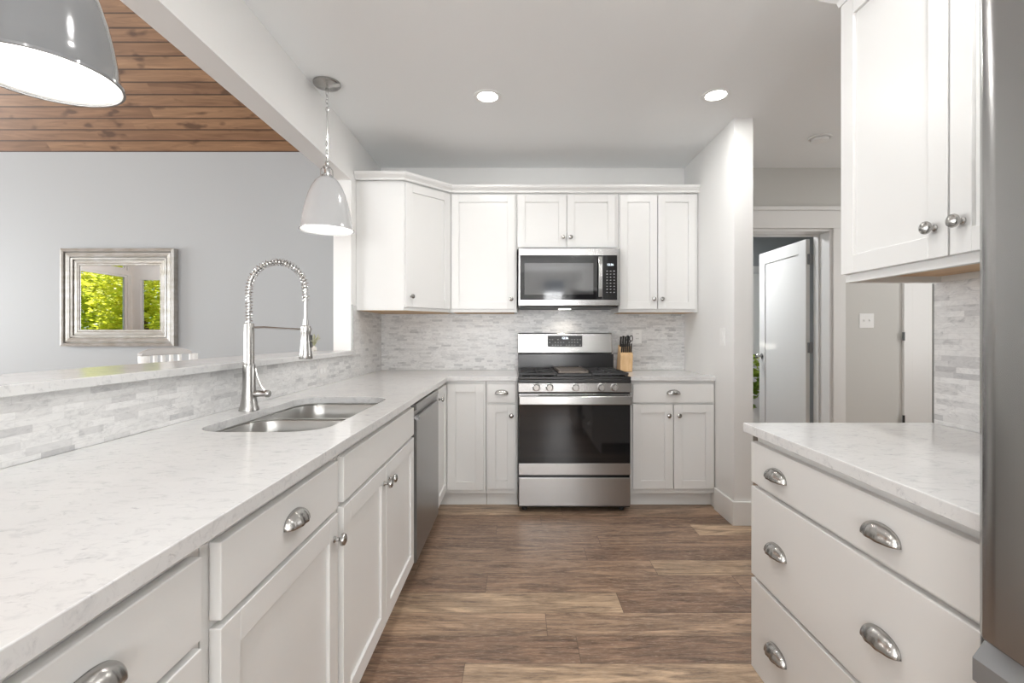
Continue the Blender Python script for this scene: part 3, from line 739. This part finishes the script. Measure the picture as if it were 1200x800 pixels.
# grates
def grate(x0, x1, name='grate'):
    m_ = MB(); zt, zb = .945, .930; y0, y1 = 3.30, 3.83; t_ = .009
    def bar(xa, ya, xb, yb, w2=t_/2):
        d_ = Vector((xb-xa, yb-ya)); L_ = d_.length; an = math.atan2(d_.y, d_.x); n0 = len(m_.bm.verts)
        m_.box(0, L_, -w2, w2, zb, zt); m_.tf(Matrix.Translation((xa, ya, 0)) @ Matrix.Rotation(an, 4, 'Z'), n0)
    bar(x0, y0, x1, y0); bar(x0, y1, x1, y1); bar(x0, y0, x0, y1); bar(x1, y0, x1, y1); bar(x0, (y0+y1)/2, x1, (y0+y1)/2)
    xm = (x0+x1)/2
    for yc in (y0+(y1-y0)*.25, y0+(y1-y0)*.75):
        for an in range(0, 360, 45):
            a_ = math.radians(an); dx, dy = math.cos(a_), math.sin(a_)
            e1 = min((x1-x0)/2/abs(dx) if abs(dx) > .01 else 9, (y1-y0)/4/abs(dy) if abs(dy) > .01 else 9)
            bar(xm+dx*.035, yc+dy*.035, xm+dx*e1, yc+dy*e1, .0035)
    for x in (x0+.006, x1-.006):
        for y in (y0+.006, (y0+y1)/2, y1-.006): m_.box(x-.006, x+.006, y-.006, y+.006, .905, zb)
    return obj(name, m_, M['iron'], rg, .0015)
grate(.022, .262); grate(.512, .752); 
gm = MB(); gm.box(.270, .278, 3.30, 3.83, .905, .940).box(.496, .504, 3.30, 3.83, .905, .940)
for y in (3.30, 3.56, 3.822): gm.box(.278, .496, y, y+.008, .922, .940)
obj('grate', gm, M['iron'], rg, .0015)
gd = MB().box(.285, .489, 3.33, 3.80, .9405, .952).box(.285, .293, 3.33, 3.80, .952, .960).box(.481, .489, 3.33, 3.80, .952, .960)
obj('griddle', gd, M['griddle'], rg, .002, label='flat brown-grey griddle plate')
for x, y, s_ in ((.142, 3.43, 1.15), (.142, 3.70, .85), (.632, 3.43, 1), (.632, 3.70, .9), (.387, 3.56, 1.1)):
    obj('burner', MB().lathe([(.045*s_, .9055), (.045*s_, .912), (.034*s_, .914), (.034*s_, .922), (.031*s_, .925), (0, .925)], (x, y, 0), 24), M['iron'], rg, smooth=True)
# oven door
od = obj('oven_door', MB().box(GX0+.003, GX1-.003, 3.275, 3.299, .338, .806).box(GX0+.003, GX1-.003, 3.272, 3.299, .260, .338), M['steel'], rg, .002)
gl = obj('oven_glass', MB().box(GX0+.004, GX1-.004, 3.2725, 3.2748, .340, .735), M['glassblack'], od)
obj('oven_window', MB().box(.13, .645, 3.2718, 3.2724, .42, .66), pm('oven_window_glass', (.013, .012, .012), .05, spec=.45), od)
hn = MB().box(GX0+.004, GX1-.004, 3.222, 3.238, .737, .797)
for x in (.03, .385, .742): hn.box(x-.012, x+.012, 3.238, 3.2745, .752, .782)
obj('oven_handle', hn, M['steel'], od, .006, label='broad stainless bar handle')
obj('door_vent', MB().box(.14, .63, 3.2735, 3.2746, .795, .801), M['dark'], od)
obj('storage_drawer', MB().box(GX0+.003, GX1-.003, 3.272, 3.299, .050, .243), M['steel'], rg, .004)

# ------------------------------------------------------------------ microwave
mw = thing('microwave', 'stainless over-the-range microwave under the short upper cabinet', 'microwave', (.387, 3.8, 1.42))
MX0, MX1, MZ0, MZ1 = .010, .762, 1.418, 1.846; MF = 3.605
obj('microwave_body', MB().box(MX0, MX1, MF+.03, 3.985, MZ0, MZ1), M['steel'], mw, .003)
obj('microwave_front', MB().box(MX0, MX1, MF+.003, MF+.0295, MZ0, MZ1), M['steel'], mw, .004)
obj('door_glass', MB().box(MX0+.012, .632, MF, MF+.003, 1.462, 1.793), M['glassblack'], mw, .001)
obj('door_window', MB().box(MX0+.045, .565, MF-.0007, MF, 1.50, 1.735), M['mwglass'], mw, label='grey see-through window')
cpm = obj('control_panel', MB().box(.634, .742, MF, MF+.003, 1.462, 1.793), M['glassblack'], mw, .001)
km = MB()
for i in range(3):
    for j in range(8): km.box(.662+i*.026, .672+i*.026, MF-.0006, MF, 1.515+j*.0225, 1.520+j*.0225)
obj('keypad', km, M['keys'], cpm)
text_mesh('display_digits', '12:36', .022, (.690, MF-.0006, 1.722), (PI/2, 0, 0), M['led'], cpm)
hp = [(.612, MF+.001, 1.785), (.612, MF-.022, 1.778), (.612, MF-.036, 1.72), (.612, MF-.040, 1.63), (.612, MF-.036, 1.54), (.612, MF-.022, 1.482), (.612, MF+.001, 1.475)]
hm = MB()
g = []
for p_ in hp: g.append([hm.bm.verts.new((p_[0]+dx, p_[1]+dy, p_[2])) for dx, dy in ((-.013, 0), (.013, 0), (.013, .009), (-.013, .009))])
for a_, b_ in zip(g, g[1:]):
    for k in range(4): hm.bm.faces.new((a_[k], a_[(k+1) % 4], b_[(k+1) % 4], b_[k]))
hm.bm.faces.new(g[0][::-1]); hm.bm.faces.new(g[-1])
obj('handle', hm, M['steel'], mw, .002, label='bowed vertical handle')
obj('vent_grille', MB().box(MX0+.01, MX1-.01, MF+.03, 3.97, MZ0-.012, MZ0-.0005), M['blackmetal'], mw, .002)
obj('cooktop_lamp', MB().box(.33, .42, 3.82, 3.86, MZ0-.0145, MZ0-.0125), M['emit'], mw)
ul = light('cooktop_lamp_light', 'SPOT', (.37, 3.84, MZ0-.025), 1.6, (1, .88, .76), .03, rot=(math.radians(12), 0, 0), spot=math.radians(130), blend=.9)

# ------------------------------------------------------------------ refrigerator
fg = thing('refrigerator', 'tall stainless refrigerator at the right edge, only the edge of its door showing', 'refrigerator', (1.05, .31, 0))
obj('fridge_body', MB().box(.800, 1.36, -.140, .770, .02, 1.78), M['blackmetal'], fg, .004)
def fdoor(y0, y1, z0, z1, e0, e1, name):
    """door with gently bowed front; e0/e1 = True where the vertical edge is rounded"""
    m_ = MB(); pts = [(.798, y0), ]
    yc = .315; n = 20
    fr = []
    for k in range(n+1):
        y = y0+(y1-y0)*k/n
        x = .702+.016*((y-yc)/.455)**2
        fr.append((x, y))
    r_ = .020
    out = []
    for x, y in fr:
        d_ = min(y-y0, y1-y)
        out.append((x, y))
    # rounded outer edge
    def edge(x, y, sgn):
        return [(x+.004+r_-r_*math.sin(math.radians(a_)), y-sgn*(r_-r_*math.cos(math.radians(a_)))) for a_ in (0, 22, 45, 67)]
    s0 = edge(out[0][0], y0, -1); s1 = edge(out[-1][0], y1, 1)
    mid = [p for p in out if y0+r_ < p[1] < y1-r_]
    poly = [(.798, y0)]+s0+mid+s1[::-1]+[(.798, y1)]
    m_.prism(poly, z0, z1)
    return obj(name, m_, M['steel'], fg, .003, smooth=True)
dL = fdoor(.318, .771, .735, 1.80, 0, 1, 'door'); dR = fdoor(-.141, .312, .735, 1.80, 1, 0, 'door')
for d_, y in ((dL, .365), (dR, .265)):
    obj('handle', MB().tube([(.692, y, .92), (.645, y, .93), (.645, y, 1.60), (.692, y, 1.61)], .011, 12), M['steel_side'], d_, smooth=True)
zz = MB().prism([(.798, .06), (.728, .06), (.723, .065), (.723, .640), (.742, .690), (.760, .715), (.798, .715)], -.141, .771, 'y')
fz = obj('freezer_drawer', zz, M['steel'], fg, .003)
obj('handle', MB().prism([(.734, .652), (.721, .658), (.721, .694), (.740, .720), (.760, .722), (.760, .7155), (.742, .6905)], -.10, .771, 'y'), pm('grey_handle', (.30, .31, .32), .35, .6), fz, .001)

# ------------------------------------------------------------------ knife block
kb_ = thing('knife_block', 'light wooden knife block full of black-handled knives, right of the range', 'knife block', (.852, 3.87, HC))
bx0, bx1 = .802, .898
obj('block', MB().prism([(3.790, HC+.0006), (3.765, 1.045), (3.86, 1.125), (3.94, HC+.0006)], bx0, bx1, 'x'), M['blockwood'], kb_, .003)
tilt = Vector((0, -.30, .95)).normalized(); base = Vector((0, 0, 0))
for i in range(4):
    for j in range(1 if i else 1):
        x = bx0+.014+i*.0185; p0 = Vector((x, 3.845, 1.104)); p1 = p0+tilt*(.088+.006*(i % 2))
        kn_ = thing('kitchen_knife', 'black-handled knife standing in the back row of the knife block', 'knife', tuple(p0), 'knives in the back row of the block')
        obj('handle', MB().tube([p0+tilt*.008, p0+tilt*.03, p0+tilt*.07, p1], [.0075, .0085, .0075, .0085], 8), M['plastic_b'], kn_, smooth=True)
        obj('bolster', MB().tube([p0+tilt*.0, p0+tilt*.009], .0065, 8), M['chrome'], kn_, smooth=True)
for i in range(6):
    x = bx0+.012+i*.0145; p0 = Vector((x, 3.790, 1.068)); p1 = p0+tilt*.068
    kn_ = thing('steak_knife', 'slim black-handled steak knife standing in the front row of the knife block', 'knife', tuple(p0), 'steak knives in the front row of the block')
    obj('handle', MB().tube([p0, p0+tilt*.03, p1], [.0055, .0062, .0055], 8), M['plastic_b'], kn_, smooth=True)
    obj('cap', MB().tube([p1, p1+tilt*.003], .0055, 8), M['chrome'], kn_, smooth=True)
sc_ = thing('kitchen_scissors', 'black-handled kitchen scissors standing upright in the knife block', 'scissors', (.885, 3.845, 1.104))
for sx in (-1, 1):
    m_ = MB(); ring = []
    cx_, cz_ = .885+sx*.013, 1.175
    for k in range(17):
        a_ = 2*PI*k/16; ring.append((cx_+.012*math.cos(a_), 3.83, cz_+.022*math.sin(a_)))
    m_.tube(ring, .0035, 6, False).tube([(.885, 3.845, 1.106), (.885+sx*.006, 3.836, 1.155)], .0045, 6)
    obj('handle', m_, M['plastic_b'], sc_, smooth=True)

# ------------------------------------------------------------------ outlets and switches
def plate_y(name, label, cat, x, y, z, w_, h_, kind, group=None):
    t = thing(name, label, cat, (x, y, z), group)
    obj('cover_plate', MB().box(x-w_/2, x+w_/2, y-.005, y-.0003, z-h_/2, z+h_/2), M['plastic_w'], t, .0015)
    if kind == 'outlet':
        for dz in (-.02, .02):
            obj('socket', MB().lathe([(.016, 0), (.016, .0015), (0, .0015)], (x, y-.0051, z+dz), 20, '-y'), M['plastic_w'], t)
            obj('slot', MB().box(x-.008, x-.0055, y-.0075, y-.0066, z+dz-.002, z+dz+.007).box(x+.0055, x+.008, y-.0075, y-.0066, z+dz-.002, z+dz+.007), M['dark'], t)
    else:
        for dx in (-.023, .023): obj('toggle', MB().box(x+dx-.005, x+dx+.005, y-.014, y-.0051, z-.004, z+.010), M['plastic_w'], t, .001)
    return t
plate_y('electrical_outlet', 'white wall outlet in the tile just right of the knife block', 'outlet', .985, 3.992, 1.190, .072, .115, 'outlet')
plate_y('light_switch', 'white double toggle switch plate on the beige hall wall', 'light switch', 2.872, WB, 1.318, .118, .118, 'switch')
sw = thing('light_switch', 'white rocker switch on the side of the short wall beside the counter', 'light switch', (WR, 3.25, 1.19))
obj('cover_plate', MB().box(WR-.005, WR-.0003, 3.212, 3.288, 1.13, 1.25), M['plastic_w'], sw, .0015)
obj('rocker', MB().box(WR-.009, WR-.0051, 3.233, 3.267, 1.156, 1.224), M['plastic_w'], sw, .001)
ol = thing('electrical_outlet', 'white outlet plate in the low tiled wall beyond the faucet', 'outlet', (TL, 2.76, 1.0))
obj('cover_plate', MB().box(TL+.0003, TL+.006, 2.72, 2.835, .960, 1.035), pm('marble_coloured_plate', (.72, .71, .70), .3), ol, .0015)
for y in (2.755, 2.80): obj('socket', MB().lathe([(.015, 0), (.015, .0015), (0, .0015)], (TL+.0062, y, .998), 20, 'x'), M['plastic_w'], ol)

# ------------------------------------------------------------------ ceiling fixtures
def can(label, x, y, group=None):
    t = thing('recessed_light', label, 'ceiling light', (x, y, CZ), group)
    obj('trim_ring', MB().lathe([(.080, CZ-.0003), (.080, CZ-.004), (.066, CZ-.006), (.058, CZ-.003), (.058, CZ-.0003)], (x, y, 0), 32), M['plastic_w'], t, smooth=True)
    obj('lens', MB().lathe([(.0575, CZ-.0008), (.0575, CZ-.0025), (0, CZ-.0035)], (x, y, 0), 32), M['emit'], t, smooth=True)
    light('can_light', 'AREA', (x, y, CZ-.012), CAN_W, (1, .98, .95), .11)
can('round recessed ceiling light in front of the cabinets, the one nearer the pendant lamp', -.170, 2.80)
can('round recessed ceiling light near the end of the short wall', 1.138, 2.785)
for x, y in ((-.17, 1.0), (.95, 1.0), (-.17, -.9), (.95, -.9)):  # out-of-view cans, assumed to continue the visible row, added for illumination
    can('round recessed ceiling light added out of view over the near part of the kitchen', x, y, 'recessed lights added out of view')
light('hall_ceiling_fill', 'AREA', (3.0, 2.6, CZ-.02), 7, (1, .97, .93), .12)  # bodiless area light added to light the hall
light('bedroom_fill', 'AREA', (1.9, 5.3, 2.5), 30, (1, 1, 1), .5)  # area light without a fixture, added to light the open door leaf
sd = thing('smoke_detector', 'round white smoke detector on the hall ceiling', 'smoke detector', (2.105, 3.38, CZ))
obj('base', MB().lathe([(.072, CZ-.0003), (.072, CZ-.010), (.060, CZ-.012), (.060, CZ-.0003)], (2.105, 3.38, 0), 32), M['plastic_w'], sd, smooth=True)
obj('cover', MB().lathe([(.055, CZ-.0122), (.053, CZ-.028), (.040, CZ-.034), (0, CZ-.035)], (2.105, 3.38, 0), 32), M['plastic_w'], sd, smooth=True)

# ------------------------------------------------------------------ pendant lamps
def pendant(label, x, y, shade_mat):
    t = thing('pendant_lamp', label, 'pendant lamp', (x, y, CZ))
    Zb, Zt = 1.775, 2.062
    obj('canopy', MB().lathe([(.072, CZ-.0004), (.072, CZ-.010), (.066, CZ-.016), (.020, CZ-.022), (.008, CZ-.030), (.008, CZ-.045), (0, CZ-.046)], (x, y, 0), 32), M['nickel'], t, smooth=True)
    ch = MB(); z = CZ-.045; k = 0
    zend = Zt+.085
    while z > zend+.02:
        mid = abs(z-(CZ+zend)/2) < .06
        if mid:
            ch.tube([(x, y, z), (x, y, z-.036)], .0028, 6); z -= .036; continue
        lk = []
        for j in range(13):
            a_ = 2*PI*j/12; u_, v_ = .0062*math.cos(a_), .014*math.sin(a_)
            lk.append((x+u_, y, z-.011+v_) if k % 2 == 0 else (x, y+u_, z-.011+v_))
        ch.tube(lk, .0017, 6, False); z -= .022; k += 1
    ch.tube([(x, y, z+.01), (x, y, zend-.002)], .0028, 6)
    ch.tube([(x+.004, y+.004, CZ-.04), (x+.004, y+.003, zend)], .0013, 6)
    obj('chain', ch, M['chrome'], t, smooth=True)
    obj('socket_cap', MB().lathe([(0, Zt+.09), (.006, Zt+.09), (.010, Zt+.078), (.010, Zt+.062), (.020, Zt+.056), (.022, Zt+.048), (.014, Zt+.042), (.014, Zt+.018), (.026, Zt+.010), (.030, Zt-.002)], (x, y, 0), 24), M['chrome'], t, smooth=True)
    st = MB()
    for a_ in (0, 90, 180, 270):
        c_, s_ = math.cos(math.radians(a_+30)), math.sin(math.radians(a_+30))
        st.tube([(x+.020*c_, y+.020*s_, Zt+.052), (x+.030*c_, y+.030*s_, Zt+.040), (x+.032*c_, y+.032*s_, Zt-.008)], .0025, 6)
        st.lathe([(.005, Zt-.012), (.005, Zt-.002), (0, Zt)], (x+.032*c_, y+.032*s_, 0), 8)
    obj('cage_arms', st, M['chrome'], t, smooth=True)
    prof = [(.022, Zt), (.040, Zt-.004), (.060, Zt-.022), (.080, Zt-.055), (.098, Zt-.098), (.112, Zt-.145), (.123, Zt-.195), (.131, Zt-.245), (.136, Zb+.006), (.139, Zb+.002), (.1395, Zb)]
    sh = obj('lamp_shade', MB().lathe(prof, (x, y, 0), 56), shade_mat, t, smooth=True)
    inner_ = [(max(r_-.0025, .002), z_-.0025) for r_, z_ in prof[:-2]]+[(.1385, Zb)]
    obj('shade_lining', MB().lathe(inner_, (x, y, 0), 56), M['lampwhite'], sh, smooth=True, label='white inside of the shade')
    obj('shade_rim', MB().lathe([(.1375, Zb-.001), (.1375, Zb-.004), (.1425, Zb-.004), (.1425, Zb+.002), (.139, Zb+.003)], (x, y, 0), 56), shade_mat, sh, smooth=True)
    obj('bulb', MB().lathe([(.013, Zt-.05), (.016, Zt-.075), (.030, Zt-.105), (.034, Zt-.13), (.028, Zt-.155), (.012, Zt-.167), (0, Zt-.169)], (x, y, 0), 24), M['bulb'], t, smooth=True)
    light('pendant_light', 'POINT', (x, y, Zt-.185), PEND_W, (1, .985, .96), .03)
pendant('glossy grey dome pendant lamp cut off at the upper left corner, nearest the viewer', -1.046, 1.074, M['shade'])
pendant('smaller-looking light grey dome pendant lamp on a chain, hanging near the corner cabinet', -1.036, 2.650, M['shade2'])

# ------------------------------------------------------------------ mirror on the living room wall
mr = thing('wall_mirror', 'rectangular mirror in a stepped silver frame, reflecting trees', 'mirror', (-4.22, 5.19, 1.09))
ox0, ox1, oz0, oz1 = -4.83, -3.625, 1.082, 2.115
prof = [(0, 0), (0, .062), (.022, .070), (.034, .060), (.035, .022), (.043, .022), (.045, .050), (.066, .054), (.086, .044), (.087, .018), (.094, .018), (.096, .044), (.114, .040), (.116, .016), (.122, .016), (.124, .030), (.150, .032), (.158, .026), (.172, .026), (.178, .012), (.178, 0)]
fm = MB(); rings = []
for d_, o_ in prof:
    rings.append([fm.bm.verts.new(p_) for p_ in ((ox0+d_, 5.198-o_, oz0+d_), (ox1-d_, 5.198-o_, oz0+d_), (ox1-d_, 5.198-o_, oz1-d_), (ox0+d_, 5.198-o_, oz1-d_))])
for a_, b_ in zip(rings, rings[1:]):
    for k in range(4): fm.bm.faces.new((a_[k], a_[(k+1) % 4], b_[(k+1) % 4], b_[k]))
obj('mirror_frame', fm, M['silverframe'], mr)
obj('mirror_glass', MB().box(ox0+.177, ox1-.177, 5.183, 5.188, oz0+.177, oz1-.177), M['mirror'], mr)

# ------------------------------------------------------------------ bar stool beyond the ledge
bsn = thing('bar_stool', 'bar stool with a curved slatted back rising just above the bar ledge', 'stool', (-1.66, 2.565, 0))
def arc_rail(z0, z1, th_, mat, name, y0=2.36, y1=2.73, xb=-1.85, bow=.016):
    m_ = MB(); n = 14; g = []
    for k in range(n+1):
        u_ = k/n; y = y0+(y1-y0)*u_; s_ = math.sin(PI*u_); x = xb+bow-bow*2*s_*.5
        zt_ = z1-.022*(abs(2*u_-1)**3)
        g.append([m_.bm.verts.new(p_) for p_ in ((x-th_/2, y, z0), (x+th_/2, y, z0), (x+th_/2, y, zt_), (x-th_/2, y, zt_))])
    for a_, b_ in zip(g, g[1:]):
        for k in range(4): m_.bm.faces.new((a_[k], a_[(k+1) % 4], b_[(k+1) % 4], b_[k]))
    m_.bm.faces.new(g[0][::-1]); m_.bm.faces.new(g[-1])
    return obj(name, m_, mat, bsn, .006, smooth=True)
arc_rail(1.098, 1.136, .022, M['stoolwood'], 'top_rail'); arc_rail(1.02, 1.062, .022, M['stoolwood'], 'lower_rail')
for k in range(5):
    y = 2.425+k*.058; u_ = (y-2.36)/.37; x = -1.85+.016-.016*math.sin(PI*u_)
    obj('slat', MB().box(x-.006, x+.006, y-.010, y+.010, 1.058, 1.102), M['stoolwhite'], bsn, .002)
for sy in (0, 1):
    y = (2.362, 2.728)[sy]
    obj('back_post', MB().tube([(-1.80, y, .66), (-1.812, y, .9), (-1.815, y, 1.10)], [.016, .018, .022], 12), M['stoolwhite'], bsn, smooth=True)
obj('seat', MB().prism(rrect(-1.84, -1.47, 2.365, 2.765, .05, 5), .655, .695), M['stoolwood'], bsn, .008)
for x, y, ex, ey in ((-1.80, 2.40, -.03, -.03), (-1.80, 2.73, -.03, .03), (-1.51, 2.40, .03, -.03), (-1.51, 2.73, .03, .03)):
    obj('leg', MB().tube([(x, y, .656), (x+ex, y+ey, 0)], [.019, .013], 10), M['stoolwhite'], bsn, smooth=True)
obj('footrest', MB().tube([(-1.82, 2.38, .2), (-1.49, 2.38, .2)], .009, 8).tube([(-1.82, 2.75, .2), (-1.49, 2.75, .2)], .009, 8).tube([(-1.49, 2.38, .2), (-1.49, 2.75, .2)], .009, 8), M['stoolwood'], bsn, smooth=True)

# ------------------------------------------------------------------ sprig on the ledge
sp = thing('sprig_in_vase', 'tiny pale green sprig in a small vase at the far end of the bar ledge', 'plant', (-1.335, 3.20, 1.096))
obj('vase', MB().lathe([(0, 1.0966), (.014, 1.0966), (.018, 1.108), (.012, 1.122), (.009, 1.126), (.010, 1.130)], (-1.335, 3.20, 0), 16), M['pot'], sp, smooth=True)
fm = MB(); rnd = random.Random(3)
for k in range(16):
    a_ = rnd.uniform(0, 2*PI); s_ = rnd.uniform(.01, .042); h_ = rnd.uniform(.04, .085)
    p0 = Vector((-1.335, 3.20, 1.125)); p2 = p0+Vector((math.cos(a_)*s_, math.sin(a_)*s_, h_))
    fm.tube([p0, (p0+p2)/2+Vector((0, 0, .012)), p2], [.0012, .0012, .0035], 5)
obj('leaves', fm, M['sprig'], sp)

# ------------------------------------------------------------------ plant in the room beyond
pp = thing('potted_plant', 'bushy green plant glimpsed past the knob edge of the open hall door', 'plant', (2.62, 5.75, 0))
obj('pot', MB().lathe([(0, .0005), (.12, .0005), (.15, .28), (.155, .30), (.14, .30), (.135, .27), (0, .27)], (2.62, 5.75, 0), 24), M['pot'], pp, smooth=True)
def leaf_cloud(mb, c, rx, ry, rz, n, size, rnd):
    for _ in range(n):
        while True:
            v = Vector((rnd.uniform(-1, 1), rnd.uniform(-1, 1), rnd.uniform(-1, 1)))
            if v.length < 1: break
        p = Vector((c[0]+v.x*rx, c[1]+v.y*ry, c[2]+v.z*rz))
        q = Matrix.Rotation(rnd.uniform(0, 2*PI), 3, 'Z') @ Matrix.Rotation(rnd.uniform(-1.2, 1.2), 3, 'X')
        s = size*rnd.uniform(.6, 1.3)
        vs = [mb.bm.verts.new(p+q @ Vector(t_)*s) for t_ in ((-.5, 0, 0), (0, -.3, .04), (.6, 0, 0), (0, .3, .04))]
        mb.bm.faces.new(vs)
    return mb
obj('foliage', leaf_cloud(MB(), (2.60, 5.75, .66), .28, .26, .40, 520, .12, random.Random(5)), M['leaf2'], pp)

# ------------------------------------------------------------------ outdoors: lawn and trees seen in the mirror
g_ = MB().box(-40, -9.2, -25, 20, -.35, -.3).box(-9.2, WL, -25, -3.7, -.35, -.3)
o = struct('ground', g_, M['grass'])
trees = [(-13.6, -2.0, 'leaf2', 1.5), (-14.2, 1.4, 'leaf2', 1.4), (-12.0, -5.2, 'leaf1', 1.35), (-16.0, -5.4, 'leaf1', 1.5), (-8.9, -5.6, 'leaf1', 1.2), (-17.8, -1.6, 'leaf1', 1.6), (-13.2, -9.0, 'leaf2', 1.7), (-9.4, -9.2, 'leaf1', 1.5), (-19.5, -5.6, 'leaf2', 1.5), (-17.5, -9.6, 'leaf1', 1.8)]
for i, (x, y, mt, r_) in enumerate(trees):
    t = thing('tree', 'leafy yellow-green tree outside, seen reflected in the wall mirror' if mt == 'leaf1' else 'leafy mid-green tree outside, seen reflected in the wall mirror', 'tree', (x, y, -.3), 'yellow-green trees in the mirror' if mt == 'leaf1' else 'green trees in the mirror')
    obj('trunk', MB().tube([(x, y, -.3), (x+.1, y, 1.2), (x-.05, y+.1, 3.2)], [.16, .12, .07], 10), M['bark'], t, smooth=True)
    m_ = MB(); rr = random.Random(40+i)
    leaf_cloud(m_, (x, y, 2.3), r_, r_, 2.4, 5200, .17, rr)
    for _ in range(7):
        leaf_cloud(m_, (x+rr.uniform(-1, 1)*r_*.55, y+rr.uniform(-1, 1)*r_*.55, rr.uniform(1.0, 4.2)), r_*.45, r_*.45, r_*.4, 900, .15, rr)
    obj('crown', m_, M[mt], t)
